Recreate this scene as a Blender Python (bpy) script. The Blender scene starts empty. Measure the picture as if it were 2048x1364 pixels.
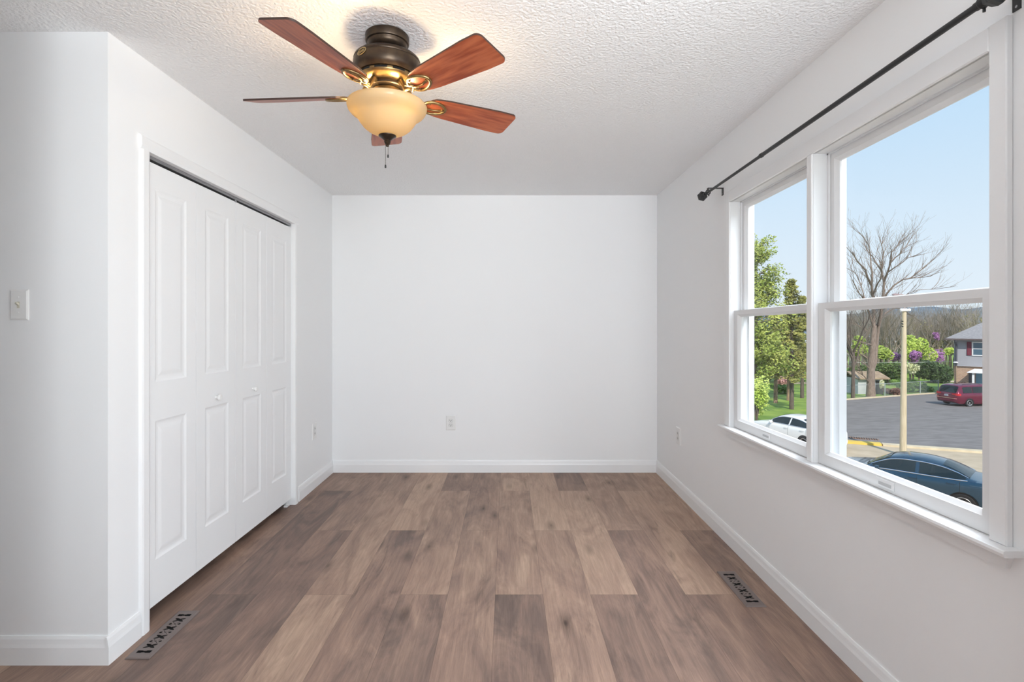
import bpy, bmesh, math, random
from mathutils import Vector, Matrix
from math import sin, cos, pi, radians as R

S = bpy.context.scene
COL = S.collection
rnd = random.Random(7)

# ------------------------------------------------------------------ camera
F, U0, V0 = 1030.0, 1015.0, 646.0
CAMZ = 1.315
cd = bpy.data.cameras.new('camera')
cam = bpy.data.objects.new('camera', cd); COL.objects.link(cam)
cam.location = (0, 0, CAMZ); cam.rotation_euler = (pi / 2, 0, 0)
cd.sensor_width = 36.0; cd.lens = F / 2048 * 36
cd.shift_x = (1024 - U0) / 2048; cd.shift_y = (V0 - 682) / 2048
cd.clip_start = 0.02; cd.clip_end = 9000
S.camera = cam

# ------------------------------------------------------------------ view, world, lights
S.view_settings.view_transform = 'Standard'
S.view_settings.look = 'None'
S.view_settings.exposure = 0.0
S.view_settings.gamma = 1.0
S.view_settings.use_curve_mapping = False
S.cycles.diffuse_bounces = 7
S.cycles.max_bounces = 14
S.cycles.transparent_max_bounces = 12
S.cycles.sample_clamp_indirect = 6.0

W = bpy.data.worlds.new('sky'); S.world = W; W.use_nodes = True
nt = W.node_tree; nt.nodes.clear()
out = nt.nodes.new('ShaderNodeOutputWorld'); bg = nt.nodes.new('ShaderNodeBackground')
tc = nt.nodes.new('ShaderNodeTexCoord'); sx = nt.nodes.new('ShaderNodeSeparateXYZ')
rp = nt.nodes.new('ShaderNodeValToRGB')
nt.links.new(tc.outputs['Generated'], sx.inputs[0]); nt.links.new(sx.outputs['Z'], rp.inputs[0])
nt.links.new(rp.outputs[0], bg.inputs[0]); nt.links.new(bg.outputs[0], out.inputs[0])
el = rp.color_ramp.elements
el[0].position = 0.0; el[0].color = (0.80, 0.90, 0.98, 1)
el[1].position = 1.0; el[1].color = (0.30, 0.55, 0.95, 1)
for p, c in ((0.07, (0.76, 0.88, 0.98, 1)), (0.20, (0.66, 0.83, 0.985, 1)), (0.38, (0.50, 0.745, 0.985, 1))):
    e = el.new(p); e.color = c
bg.inputs['Strength'].default_value = 1.0

def add_light(name, kind, loc, direction, energy, color=(1, 1, 1), size=None, size_y=None, angle=None, radius=None, spread=None):
    l = bpy.data.lights.new(name, kind); l.energy = energy; l.color = color
    if kind == 'AREA':
        l.shape = 'RECTANGLE'; l.size = size; l.size_y = size_y or size
        if spread: l.spread = spread
    if angle is not None: l.angle = angle
    if radius is not None: l.shadow_soft_size = radius
    o = bpy.data.objects.new(name, l); COL.objects.link(o); o.location = loc
    if direction is not None:
        o.rotation_euler = Vector(direction).to_track_quat('-Z', 'Y').to_euler()
    return o

add_light('sun', 'SUN', (5, -20, 30), (0.03, 0.72, -0.69), 4.3, (1.0, 0.945, 0.86), angle=R(0.6))
# fill lamps added out of view, beside and behind the camera
add_light('fill_light_side', 'AREA', (1.442, 0.55, 1.40), (-1, 0.0, 0.0), 36, (0.905, 0.957, 1.0), 1.1, 1.30)
add_light('fill_light_rear', 'AREA', (0.98, -1.55, 1.45), (-0.19, 1, 0.16), 32, (0.905, 0.957, 1.0), .7, 1.5, spread=R(95))
add_light('fill_uplight', 'AREA', (0.2, -0.9, 1.5), (0.0, 0.15, 1), 27, (0.905, 0.957, 1.0), .5, .5)  # fill lamp added behind the camera to brighten the ceiling
# daylight coming in steeply through the window in view
add_light('daylight_front_window', 'AREA', (2.35, 2.2, 3.1), (-0.75, 0.0, -0.75), 165, (0.905, 0.957, 1.0), 2.4, 1.3)

# ------------------------------------------------------------------ helpers
def lin(r, g, b):
    f = lambda c: (c / 12.92 if c <= 0.04045 else ((c + 0.055) / 1.055) ** 2.4)
    return (f(r / 255), f(g / 255), f(b / 255), 1)

def mat(name, color, rough=0.5, metal=0.0, bump=None, noise=None, emit=None, spec=None, coat=None, trans=None):
    m = bpy.data.materials.new(name); m.use_nodes = True
    n = m.node_tree; p = n.nodes['Principled BSDF']
    p.inputs['Base Color'].default_value = color; p.inputs['Roughness'].default_value = rough
    p.inputs['Metallic'].default_value = metal
    if spec is not None: p.inputs['Specular IOR Level'].default_value = spec
    if coat: p.inputs['Coat Weight'].default_value = coat; p.inputs['Coat Roughness'].default_value = 0.03
    if emit: p.inputs['Emission Color'].default_value = emit[0]; p.inputs['Emission Strength'].default_value = emit[1]
    c = n.nodes.new('ShaderNodeTexCoord')
    if noise:                                             # (colour2, scale, detail [, stretch])
        t = n.nodes.new('ShaderNodeTexNoise'); t.inputs['Scale'].default_value = noise[1]
        t.inputs['Detail'].default_value = noise[2]
        if len(noise) > 3:
            mp = n.nodes.new('ShaderNodeMapping'); mp.inputs['Scale'].default_value = noise[3]
            n.links.new(c.outputs['Object'], mp.inputs[0]); n.links.new(mp.outputs[0], t.inputs['Vector'])
        else:
            n.links.new(c.outputs['Object'], t.inputs['Vector'])
        r = n.nodes.new('ShaderNodeValToRGB')
        r.color_ramp.elements[0].color = color; r.color_ramp.elements[1].color = noise[0]
        r.color_ramp.elements[0].position = 0.36; r.color_ramp.elements[1].position = 0.64
        n.links.new(t.outputs[0], r.inputs[0]); n.links.new(r.outputs[0], p.inputs['Base Color'])
    if bump:                                              # (scale, strength, distance)
        t = n.nodes.new('ShaderNodeTexNoise'); t.inputs['Scale'].default_value = bump[0]
        t.inputs['Detail'].default_value = 3
        n.links.new(c.outputs['Object'], t.inputs['Vector'])
        b = n.nodes.new('ShaderNodeBump'); b.inputs['Strength'].default_value = bump[1]
        b.inputs['Distance'].default_value = bump[2]
        n.links.new(t.outputs[0], b.inputs['Height']); n.links.new(b.outputs[0], p.inputs['Normal'])
    return m

def glass_mat(name, tint=(1, 1, 1, 1), refl=0.05):
    m = bpy.data.materials.new(name); m.use_nodes = True
    n = m.node_tree; n.nodes.clear()
    o = n.nodes.new('ShaderNodeOutputMaterial'); mx = n.nodes.new('ShaderNodeMixShader')
    tr = n.nodes.new('ShaderNodeBsdfTransparent'); tr.inputs[0].default_value = tint
    gl = n.nodes.new('ShaderNodeBsdfGlossy'); gl.inputs['Roughness'].default_value = 0.02
    mx.inputs[0].default_value = refl
    n.links.new(tr.outputs[0], mx.inputs[1]); n.links.new(gl.outputs[0], mx.inputs[2]); n.links.new(mx.outputs[0], o.inputs[0])
    return m

class MB:
    def __init__(s): s.v = []; s.f = []
    def add(s, vs, fs):
        b = len(s.v); s.v += [tuple(v) for v in vs]; s.f += [tuple(i + b for i in f) for f in fs]; return s
    def quad(s, a, b, c, d): return s.add([a, b, c, d], [(0, 1, 2, 3)])
    def box(s, x0, x1, y0, y1, z0, z1):
        return s.add([(x0, y0, z0), (x1, y0, z0), (x1, y1, z0), (x0, y1, z0), (x0, y0, z1), (x1, y0, z1), (x1, y1, z1), (x0, y1, z1)],
                     [(0, 3, 2, 1), (4, 5, 6, 7), (0, 1, 5, 4), (1, 2, 6, 5), (2, 3, 7, 6), (3, 0, 4, 7)])
    def bbox(s, x0, x1, y0, y1, z0, z1, b):              # box with chamfered edges on every side
        def ring(x, i): return [(x, y0 + i, z0 + i), (x, y1 - i, z0 + i), (x, y1 - i, z1 - i), (x, y0 + i, z1 - i)]
        rings = [ring(x0, b), ring(x0 + b, 0), ring(x1 - b, 0), ring(x1, b)]
        return s.loft(rings, cap=True)
    def loft(s, rings, cap=False, closed=True):
        n = len(rings[0]); vs = [p for r in rings for p in r]; fs = []
        for i in range(len(rings) - 1):
            for j in range(n if closed else n - 1):
                k = (j + 1) % n
                fs.append((i * n + j, i * n + k, (i + 1) * n + k, (i + 1) * n + j))
        if cap: fs.append(tuple(range(n - 1, -1, -1))); fs.append(tuple((len(rings) - 1) * n + j for j in range(n)))
        return s.add(vs, fs)
    def prism(s, poly, axis, a, b):                       # poly in the two other axes, in order
        def P(p, t):
            return {'x': (t, p[0], p[1]), 'y': (p[0], t, p[1]), 'z': (p[0], p[1], t)}[axis]
        return s.loft([[P(p, a) for p in poly], [P(p, b) for p in poly]], cap=True)
    def lathe(s, prof, c=(0, 0), n=40, cap=False):        # prof: (r, z)
        return s.loft([[(c[0] + r * cos(2 * pi * k / n), c[1] + r * sin(2 * pi * k / n), z) for k in range(n)] for r, z in prof], cap=cap)
    def tube(s, pts, rad, n=8, cap=True):
        pts = [Vector(p) for p in pts]
        if not isinstance(rad, (list, tuple)): rad = [rad] * len(pts)
        rings = []; up = None
        for i, p in enumerate(pts):
            d = (pts[min(i + 1, len(pts) - 1)] - pts[max(i - 1, 0)])
            if d.length < 1e-9: d = Vector((0, 0, 1))
            d.normalize()
            if up is None:
                up = d.orthogonal().normalized()
            else:
                up = (up - d * up.dot(d))
                up = up.normalized() if up.length > 1e-6 else d.orthogonal().normalized()
            w = d.cross(up)
            rings.append([tuple(p + (up * cos(2 * pi * k / n) + w * sin(2 * pi * k / n)) * rad[i]) for k in range(n)])
        return s.loft(rings, cap=cap)
    def disc(s, c, r, axis='y', n=24, squash=1.0):
        ps = []
        for k in range(n):
            a = 2 * pi * k / n
            ps.append({'x': (c[0], c[1] + r * cos(a), c[2] + r * squash * sin(a)), 'y': (c[0] + r * cos(a), c[1], c[2] + r * squash * sin(a)),
                       'z': (c[0] + r * cos(a), c[1] + r * squash * sin(a), c[2])}[axis])
        return s.add(ps, [tuple(range(n))])
    def map(s, fn): s.v = [tuple(fn(Vector(v))) for v in s.v]; return s
    def build(s, name, m, parent=None, world=True, smooth=False, kind=None, label=None, fix=True):
        vs = s.v
        if parent is not None and world:
            o = Vector((0, 0, 0)); q = parent
            while q is not None: o += q.location; q = q.parent
            vs = [tuple(Vector(v) - o) for v in vs]
        me = bpy.data.meshes.new(name); me.from_pydata(vs, [], s.f); me.update()
        if fix:
            bm = bmesh.new(); bm.from_mesh(me); bmesh.ops.recalc_face_normals(bm, faces=bm.faces); bm.to_mesh(me); bm.free()
        if smooth:
            me.polygons.foreach_set('use_smooth', [True] * len(me.polygons))
            if smooth != 'all':
                try: me.set_sharp_from_angle(angle=R(38))
                except Exception: pass
        if m: me.materials.append(m)
        ob = bpy.data.objects.new(name, me); COL.objects.link(ob)
        if parent is not None: ob.parent = parent
        if kind: ob['kind'] = kind
        if label: ob['label'] = label
        return ob

def thing(name, label, cat, loc=(0, 0, 0), rz=0, group=None, kind=None):
    o = bpy.data.objects.new(name, None); COL.objects.link(o); o.location = loc; o.rotation_euler = (0, 0, rz)
    o.empty_display_size = 0.1
    o['label'] = label; o['category'] = cat
    if group: o['group'] = group
    if kind: o['kind'] = kind
    return o
def tag(o, label, cat, group=None, kind=None):
    o['label'] = label; o['category'] = cat
    if group: o['group'] = group
    if kind: o['kind'] = kind
    return o
def copy_tree(o, parent=None):
    c = o.copy(); COL.objects.link(c)
    if parent is not None: c.parent = parent
    for ch in list(o.children): copy_tree(ch, c)
    return c
def at(u, v, Y): return Vector(((u - U0) / F * Y, Y, CAMZ + (V0 - v) / F * Y))

# ------------------------------------------------------------------ materials
M = {}
M['wall'] = mat('wall_paint', (0.865, 0.872, 0.878, 1), 0.62, bump=(260, 0.05, 0.002))
M['trim'] = mat('trim_paint', (0.86, 0.865, 0.87, 1), 0.32, bump=(90, 0.02, 0.002))
M['door'] = mat('door_paint', (0.87, 0.877, 0.885, 1), 0.42)
M['ceiling'] = mat('ceiling_stipple', (0.875, 0.88, 0.885, 1), 0.85, bump=(80, 0.6, 0.012))
M['vinyl'] = mat('window_vinyl', (0.76, 0.765, 0.77, 1), 0.36)
M['casing'] = mat('casing_paint', (0.83, 0.835, 0.84, 1), 0.32)
M['black'] = mat('black_metal', (0.012, 0.012, 0.013, 1), 0.45)
M['dark'] = mat('cavity_shade', (0.003, 0.003, 0.003, 1), 0.9)  # near-black colour standing in for shade inside cavities
M['plate'] = mat('white_plastic', (0.82, 0.82, 0.81, 1), 0.35)
M['ivory'] = mat('ivory_plastic', (0.62, 0.60, 0.50, 1), 0.4)
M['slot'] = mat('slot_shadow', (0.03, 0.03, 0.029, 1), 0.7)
M['register'] = mat('register_bronze', lin(122, 110, 106), 0.42, 0.3)
M['steel'] = mat('track_steel', (0.35, 0.35, 0.36, 1), 0.3, 0.9)
M['glass'] = glass_mat('window_glass', (1, 1, 1, 1), 0.025)

def floor_material():
    m = bpy.data.materials.new('vinyl_plank'); m.use_nodes = True
    n = m.node_tree; L = n.links; p = n.nodes['Principled BSDF']
    def nd(t, **k):
        x = n.nodes.new(t)
        for a, b in k.items(): setattr(x, a, b)
        return x
    def math_(op, a, b=None, c=None):
        x = nd('ShaderNodeMath', operation=op)
        for i, v in enumerate((a, b, c)):
            if v is None: continue
            if hasattr(v, 'is_output') or hasattr(v, 'node'): L.new(v, x.inputs[i])
            else: x.inputs[i].default_value = v
        return x.outputs[0]
    tcn = nd('ShaderNodeTexCoord'); sp = nd('ShaderNodeSeparateXYZ'); L.new(tcn.outputs['Object'], sp.inputs[0])
    X, Y = sp.outputs['X'], sp.outputs['Y']
    PW, PL = 0.2304, 1.544
    cx = math_('DIVIDE', math_('ADD', X, 0.0592), PW)
    col = math_('FLOOR', cx)
    odd = math_('ABSOLUTE', math_('MODULO', col, 2.0))
    yo = math_('ADD', math_('SUBTRACT', Y, 4.037), math_('MULTIPLY', odd, PL / 2))
    cy = math_('DIVIDE', yo, PL)
    row = math_('FLOOR', cy)
    cmb = nd('ShaderNodeCombineXYZ'); L.new(col, cmb.inputs[0]); L.new(row, cmb.inputs[1])
    wn = nd('ShaderNodeTexWhiteNoise', noise_dimensions='2D'); L.new(cmb.outputs[0], wn.inputs['Vector'])
    # grain coordinates shifted per plank
    off = nd('ShaderNodeVectorMath', operation='SCALE'); L.new(wn.outputs['Color'], off.inputs[0]); off.inputs['Scale'].default_value = 37.0
    base = nd('ShaderNodeVectorMath', operation='ADD'); L.new(tcn.outputs['Object'], base.inputs[0]); L.new(off.outputs[0], base.inputs[1])
    def noise(sc, stretch, detail, rough=0.55, dist=0.0):
        mp = nd('ShaderNodeMapping'); mp.inputs['Scale'].default_value = stretch; L.new(base.outputs[0], mp.inputs[0])
        t = nd('ShaderNodeTexNoise'); t.inputs['Scale'].default_value = sc; t.inputs['Detail'].default_value = detail
        t.inputs['Roughness'].default_value = rough; t.inputs['Distortion'].default_value = dist
        L.new(mp.outputs[0], t.inputs['Vector']); return t.outputs[0]
    cloud = noise(3.6, (2.0, 0.50, 1), 6, 0.62, 1.3)        # broad light and grey areas in one plank
    hue = noise(2.4, (1.6, 0.5, 1), 2)
    grain = noise(60, (2.6, 0.09, 1), 5, 0.65, 0.4)        # fine streaks along the plank
    wav = nd('ShaderNodeTexWave', wave_type='BANDS', bands_direction='X')
    mpw = nd('ShaderNodeMapping'); mpw.inputs['Scale'].default_value = (1.0, 0.13, 1); L.new(base.outputs[0], mpw.inputs[0])
    L.new(mpw.outputs[0], wav.inputs['Vector']); wav.inputs['Scale'].default_value = 9; wav.inputs['Distortion'].default_value = 16
    wav.inputs['Detail'].default_value = 2; wav.inputs['Detail Scale'].default_value = 1.2
    # knots
    mpv = nd('ShaderNodeMapping'); mpv.inputs['Scale'].default_value = (5.2, 1.9, 1); L.new(base.outputs[0], mpv.inputs[0])
    vo = nd('ShaderNodeTexVoronoi'); vo.inputs['Scale'].default_value = 1.0; L.new(mpv.outputs[0], vo.inputs['Vector'])
    kn = nd('ShaderNodeValToRGB'); L.new(vo.outputs['Distance'], kn.inputs[0])
    kn.color_ramp.elements[0].position = 0.02; kn.color_ramp.elements[0].color = (0.30, 0.30, 0.30, 1)
    kn.color_ramp.elements[1].position = 0.20; kn.color_ramp.elements[1].color = (1, 1, 1, 1)
    e = kn.color_ramp.elements.new(0.06); e.color = (0.62, 0.62, 0.62, 1)
    ramp = nd('ShaderNodeValToRGB')
    f = math_('ADD', math_('MULTIPLY', cloud, 0.92), math_('MULTIPLY', math_('SUBTRACT', wn.outputs['Value'], 0.5), 0.42))
    L.new(f, ramp.inputs[0])
    E = ramp.color_ramp.elements
    E[0].position = 0.22; E[0].color = lin(104, 90, 83)
    E[1].position = 0.68; E[1].color = lin(190, 162, 140)
    e = E.new(0.36); e.color = lin(136, 114, 102)
    e = E.new(0.52); e.color = lin(164, 137, 120)
    rosy = nd('ShaderNodeMix', data_type='RGBA'); rosy.inputs[7].default_value = lin(158, 124, 109)
    L.new(math_('MULTIPLY', hue, 0.5), rosy.inputs[0]); L.new(ramp.outputs[0], rosy.inputs[6])
    def mul(c, v, lo, hi):
        r = nd('ShaderNodeMapRange'); r.inputs[1].default_value = 0.3; r.inputs[2].default_value = 0.7
        r.inputs[3].default_value = lo; r.inputs[4].default_value = hi; L.new(v, r.inputs[0])
        k = nd('ShaderNodeVectorMath', operation='SCALE'); L.new(c, k.inputs[0]); L.new(r.outputs[0], k.inputs['Scale']); return k.outputs[0]
    c = mul(rosy.outputs[2], grain, 0.76, 0.98)
    c = mul(c, wav.outputs['Fac'], 0.955, 1.03)
    fine = noise(60, (7.0, 0.22, 1), 3, 0.6, 0.2)
    c = mul(c, fine, 0.90, 1.08)
    mineral = noise(5.5, (2.6, 0.42, 1), 5, 0.62, 1.2)     # dark mineral streaks
    pores = nd('ShaderNodeMapRange'); pores.inputs[1].default_value = 0.60; pores.inputs[2].default_value = 0.74
    pores.inputs[3].default_value = 1.0; pores.inputs[4].default_value = 0.66; L.new(mineral, pores.inputs[0])
    kk = nd('ShaderNodeVectorMath', operation='SCALE'); L.new(c, kk.inputs[0]); L.new(pores.outputs[0], kk.inputs['Scale']); c = kk.outputs[0]
    km = nd('ShaderNodeVectorMath', operation='MULTIPLY'); L.new(c, km.inputs[0]); L.new(kn.outputs[0], km.inputs[1]); c = km.outputs[0]
    # seams
    fx = math_('ABSOLUTE', math_('SUBTRACT', math_('FRACT', cx), 0.5)); fy = math_('ABSOLUTE', math_('SUBTRACT', math_('FRACT', cy), 0.5))
    sm = math_('MAXIMUM', math_('GREATER_THAN', fx, 0.5 - 0.0009 / PW), math_('GREATER_THAN', fy, 0.5 - 0.0011 / PL))
    sc = nd('ShaderNodeVectorMath', operation='SCALE'); L.new(c, sc.inputs[0]); L.new(math_('SUBTRACT', 1.0, math_('MULTIPLY', sm, 0.38)), sc.inputs['Scale'])
    L.new(sc.outputs[0], p.inputs['Base Color'])
    rr = nd('ShaderNodeMapRange'); rr.inputs[3].default_value = 0.42; rr.inputs[4].default_value = 0.58; L.new(grain, rr.inputs[0]); L.new(rr.outputs[0], p.inputs['Roughness'])
    p.inputs['Specular IOR Level'].default_value = 0.35
    b = nd('ShaderNodeBump'); b.inputs['Strength'].default_value = 0.12; b.inputs['Distance'].default_value = 0.002
    L.new(math_('SUBTRACT', grain, math_('MULTIPLY', sm, 1.0)), b.inputs['Height']); L.new(b.outputs[0], p.inputs['Normal'])
    return m
M['floor'] = floor_material()

# ------------------------------------------------------------------ room shell
XL, XR, YB, ZC = -1.544, 1.317, 4.537, 2.44
YN = 1.99            # the wall face that turns the corner beside the closet
XFL, YR = -2.90, -1.75
WT = 0.13
KW, YW = 0.015, 3.017          # the window unit runs out of level by this much
KD, YD = 0.012, 3.724          # so does the closet opening
def shw(v): return Vector((v.x, v.y, v.z + KW * (YW - v.y)))
def shd(v): return Vector((v.x, v.y, v.z + KD * (YD - v.y)))

def structure(mb, name, m, label, cat, **k):
    o = mb.build(name, m, kind='structure', **k); o['label'] = label; o['category'] = cat; return o

structure(MB().box(XFL - .1, XR + WT, YR - .1, YB + .1, -0.12, 0.0), 'floor', M['floor'], 'brown wood-look plank floor', 'floor')
structure(MB().box(XFL - .1, XR + WT, YR - .1, YB + .1, ZC, ZC + 0.12), 'ceiling', M['ceiling'], 'white stippled ceiling', 'ceiling')
structure(MB().box(XL - .9, XR + WT, YB, YB + .1, 0, ZC), 'wall_back', M['wall'], 'plain white wall facing the camera', 'wall')
# right wall: panels round the window opening in view and an unseen opening added beside the camera for fill light
def w(y, z): return (y, z + KW * (YW - y))
wr = MB()
WY0, WY1, WZ0, WZ1 = 1.372, 3.035, 0.69, 2.042
wr.prism([(WY0, 0), (WY1, 0), w(WY1, WZ0), w(WY0, WZ0)], 'x', XR, XR + WT)
wr.prism([w(WY0, WZ1), w(WY1, WZ1), (WY1, ZC), (WY0, ZC)], 'x', XR, XR + WT)
wr.box(XR, XR + WT, WY1, YB, 0, ZC)
wr.box(XR, XR + WT, 1.15, WY0, 0, ZC)
wr.box(XR, XR + WT, -.05, 1.15, 0, 0.70); wr.box(XR, XR + WT, -.05, 1.15, 2.10, ZC)
wr.box(XR, XR + WT, YR, -.05, 0, ZC)
structure(wr, 'wall_right', M['wall'], 'white wall on the right holding the windows', 'wall')
structure(MB().box(1.213, XR, 1.155, 1.190, 0, ZC), 'added_shade_pier', M['wall'], 'unseen white pier added beside the camera to shade the window trim', 'wall')  # added out of view to keep rear fill off the window casing
# left closet wall with the door opening
wl = MB()
DY0, DY1, DZ1 = 2.197, 3.735, 2.043
wl.box(XL - .1, XL, YN, DY0, 0, ZC); wl.box(XL - .1, XL, DY1, YB, 0, ZC)
wl.prism([(DY0, DZ1 + KD * (YD - DY0)), (DY1, DZ1), (DY1, ZC), (DY0, ZC)], 'x', XL - .1, XL)
structure(wl, 'wall_left', M['wall'], 'white closet wall on the left', 'wall')
structure(MB().box(XFL, XL - .1, YN, YN + .1, 0, ZC), 'wall_front', M['wall'], 'white wall at far left carrying the light switch', 'wall')
structure(MB().box(XFL, -1.24, 1.15, 1.25, 0, ZC), 'added_shade_wall', M['wall'], 'unseen white wall added beside the camera to shade the light switch wall', 'wall')  # added out of view to block rear fill from the switch wall
structure(MB().box(XFL - .1, XFL, YR, YN + .1, 0, ZC), 'wall_far_left', M['wall'], 'white side wall beside the camera', 'wall')
rw = MB().box(XFL, -1.0, YR - .1, YR, 0, ZC).box(1.4, XR + WT, YR - .1, YR, 0, ZC).box(-1.0, 1.4, YR - .1, YR, 0, .6).box(-1.0, 1.4, YR - .1, YR, 2.3, ZC)
structure(rw, 'wall_rear', M['wall'], 'white wall behind the camera with an opening added for fill light', 'wall')  # the window opening is made up to go with the rear fill
cw = MB().box(XL - .9, XL - .1, YN + .1, YN + .16, 0, ZC).box(XL - .96, XL - .9, YN + .1, YB, 0, ZC)
structure(cw, 'wall_closet', M['wall'], 'white inside wall of the closet', 'wall')

# baseboards
BH, BT = 0.108, 0.013
prof = [(0, 0), (BT, 0), (BT, BH * .62), (BT * .80, BH * .74), (BT * .62, BH * .90), (BT * .35, BH), (0, BH)]
structure(MB().prism([(YB - a, b) for a, b in prof], 'x', XL, XR), 'baseboard_back', M['trim'], 'white baseboard along the back wall', 'baseboard')
structure(MB().prism([(XR - a, b) for a, b in prof], 'y', 1.19, YB), 'baseboard_right', M['trim'], 'white baseboard along the right wall', 'baseboard')
structure(MB().prism([(XL + a, b) for a, b in prof], 'y', 3.79, YB), 'baseboard_left', M['trim'], 'white baseboard between the closet and the back corner', 'baseboard')
structure(MB().prism([(XL + a, b) for a, b in prof], 'y', YN - BT, 2.155), 'baseboard_left_near', M['trim'], 'short white baseboard on the near side of the closet', 'baseboard')
structure(MB().prism([(YN - a, b) for a, b in prof], 'x', XFL, XL), 'baseboard_front', M['trim'], 'white baseboard under the light switch wall', 'baseboard')

# ------------------------------------------------------------------ closet casing, doors, track
DT = 0.0145
c = MB()
cp = [(0, 0), (0.005, DT * .75), (0.012, DT), (0.042, DT), (0.053, DT * .70), (0.053, 0)]   # outer to inner, thickness
c.prism([(XL + t, 2.155 + d) for d, t in cp], 'z', 0, 2.0299 + KD * (YD - 2.18))
c.prism([(XL + t, 3.777 - d) for d, t in cp], 'z', 0, 2.0295)
hd = MB().loft([[(XL + t, y, 2.030 + .062 - d * 1.17) for d, t in cp] for y in (2.1555, 3.7765)], cap=True).map(shd)
c.add(hd.v, hd.f)
structure(c, 'trim_1', M['trim'], 'white casing round the closet opening', 'trim')
j = MB().box(XL - .1, XL, 2.1965, 2.208, 0, 2.075).box(XL - .1, XL, 3.724, 3.7355, 0, 2.04)
h = MB().box(XL - .1, XL, 2.208, 3.724, 2.030, 2.042).map(shd); j.add(h.v, h.f)
structure(j, 'trim_2', M['trim'], 'white jamb lining the closet opening', 'trim')
tr = MB().box(XL - .052, XL - .018, 2.215, 3.715, 2.014, 2.0295).map(shd)
tk = tag(tr.build('closet_track', M['steel']), 'steel sliding track above the closet doors', 'track')
MB().box(XL - .05, XL - .02, 2.955, 2.975, 2.002, 2.014).map(shd).build('track_clip', M['steel'], tk)

DXF = XL - 0.021     # face of the doors
def leaf(y0, y1):
    """moulded door leaf: two raised panels pressed into the face"""
    z0, z1 = 0.046, 2.003
    mb = MB(); st = 0.076
    ya, yb = y0 + st, y1 - st
    zs = [(0.245, 0.862), (1.036, 1.895)]
    def Q(ya_, yb_, za, zb, x=DXF): mb.quad((x, ya_, za), (x, yb_, za), (x, yb_, zb), (x, ya_, zb))
    Q(y0, ya, z0, z1); Q(yb, y1, z0, z1)
    Q(ya, yb, z0, zs[0][0]); Q(ya, yb, zs[0][1], zs[1][0]); Q(ya, yb, zs[1][1], z1)
    for za, zb in zs:
        loops = []
        for ins, dx in ((0, 0), (.005, -.0022), (.011, -.0042), (.018, -.0050), (.026, -.0048), (.042, -.0020), (.048, -.0016)):
            loops.append([(DXF + dx, ya + ins, za + ins), (DXF + dx, yb - ins, za + ins), (DXF + dx, yb - ins, zb - ins), (DXF + dx, ya + ins, zb - ins)])
        mb.loft(loops)
        mb.add(loops[-1], [(0, 1, 2, 3)])
    xb = DXF - .034
    mb.add([(DXF, y0, z0), (DXF, y1, z0), (DXF, y1, z1), (DXF, y0, z1), (xb, y0, z0), (xb, y1, z0), (xb, y1, z1), (xb, y0, z1)],
           [(0, 1, 5, 4), (1, 2, 6, 5), (2, 3, 7, 6), (3, 0, 4, 7), (4, 5, 6, 7)])
    return mb.map(shd)
LW = (3.722 - 2.210) / 4
ys = [2.210 + LW * i for i in range(5)]
def door(name, i0, ky, label):
    d = thing(name, label, 'door', (DXF, (ys[i0] + ys[i0 + 2]) / 2, 0.05), kind='structure')
    knobleaf = None
    for i in (i0, i0 + 1):
        g = 0.0016
        lf = leaf(ys[i] + g * (1 if i != i0 else .8), ys[i + 1] - g).build('door_leaf', M['door'], d, fix=False)
        if ys[i] < ky < ys[i + 1]: knobleaf = lf
    kz = 0.905 + KD * (YD - ky)
    kn = MB().loft([[(DXF + x, ky + r * cos(2 * pi * k / 20), kz + r * sin(2 * pi * k / 20)) for k in range(20)]
                    for r, x in ((.007, -.001), (.0075, .010), (.012, .014), (.0162, .020), (.0165, .025), (.013, .030), (.006, .032), (.001, .0325))], cap=True)
    kn.build('knob', M['plate'], knobleaf, smooth=True)
    pv = ys[0] + .03 if i0 == 0 else ys[4] - .03
    MB().box(DXF - .03, DXF - .006, pv - .022, pv + .022, 0, .012).box(DXF - .022, DXF - .014, pv - .004, pv + .004, .012, .07).build('pivot_bracket', M['plate'], d)
    return d
door('door_1', 0, 2.762, 'nearer white bifold closet door with four pressed panels and a round knob')
door('door_2', 2, 3.160, 'farther white bifold closet door beside the back corner')

# ------------------------------------------------------------------ windows
XC = XR - 0.0195      # face of the window casing
XO = 1.440            # outdoor edge of the frames
YA, YM0, YM1, YE = 1.390, 2.199, 2.236, 3.017
ZH, ZS = 2.024, 0.707
cs = MB()
def casing_bar(y0, y1, z0, z1): cs.bbox(XC, XR, y0, y1, z0, z1, 0.003)
casing_bar(1.340, YA, ZS, ZH + .067); casing_bar(YE, YE + .060, ZS, ZH + .067)
casing_bar(YA, YE, ZH, ZH + .067); casing_bar(YM0, YM1, ZS, ZH)
cs.map(shw)
structure(cs, 'trim_3', M['casing'], 'white casing round the window pair', 'trim')
sl = MB()
sl.prism([(1.2665, ZS - .016), (1.2645, ZS - .008), (1.2665, ZS - .001), (1.270, ZS), (XR + .012, ZS), (XR + .012, ZS - .018), (1.27, ZS - .018)], 'y', 1.314, 3.106)
sl.box(XR, XR + .05, YA - .015, YE + .015, ZS - .018, ZS)
sl.map(shw)
st = structure(sl, 'trim_4', M['casing'], 'white window stool jutting into the room', 'trim')
ap = MB().prism([(1.335, ZS - .018), (1.350, ZS - .062), (3.066, ZS - .062), (3.083, ZS - .018)], 'x', XR - .015, XR).map(shw)
structure(ap, 'trim_5', M['casing'], 'white apron board under the window stool', 'trim')

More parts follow.
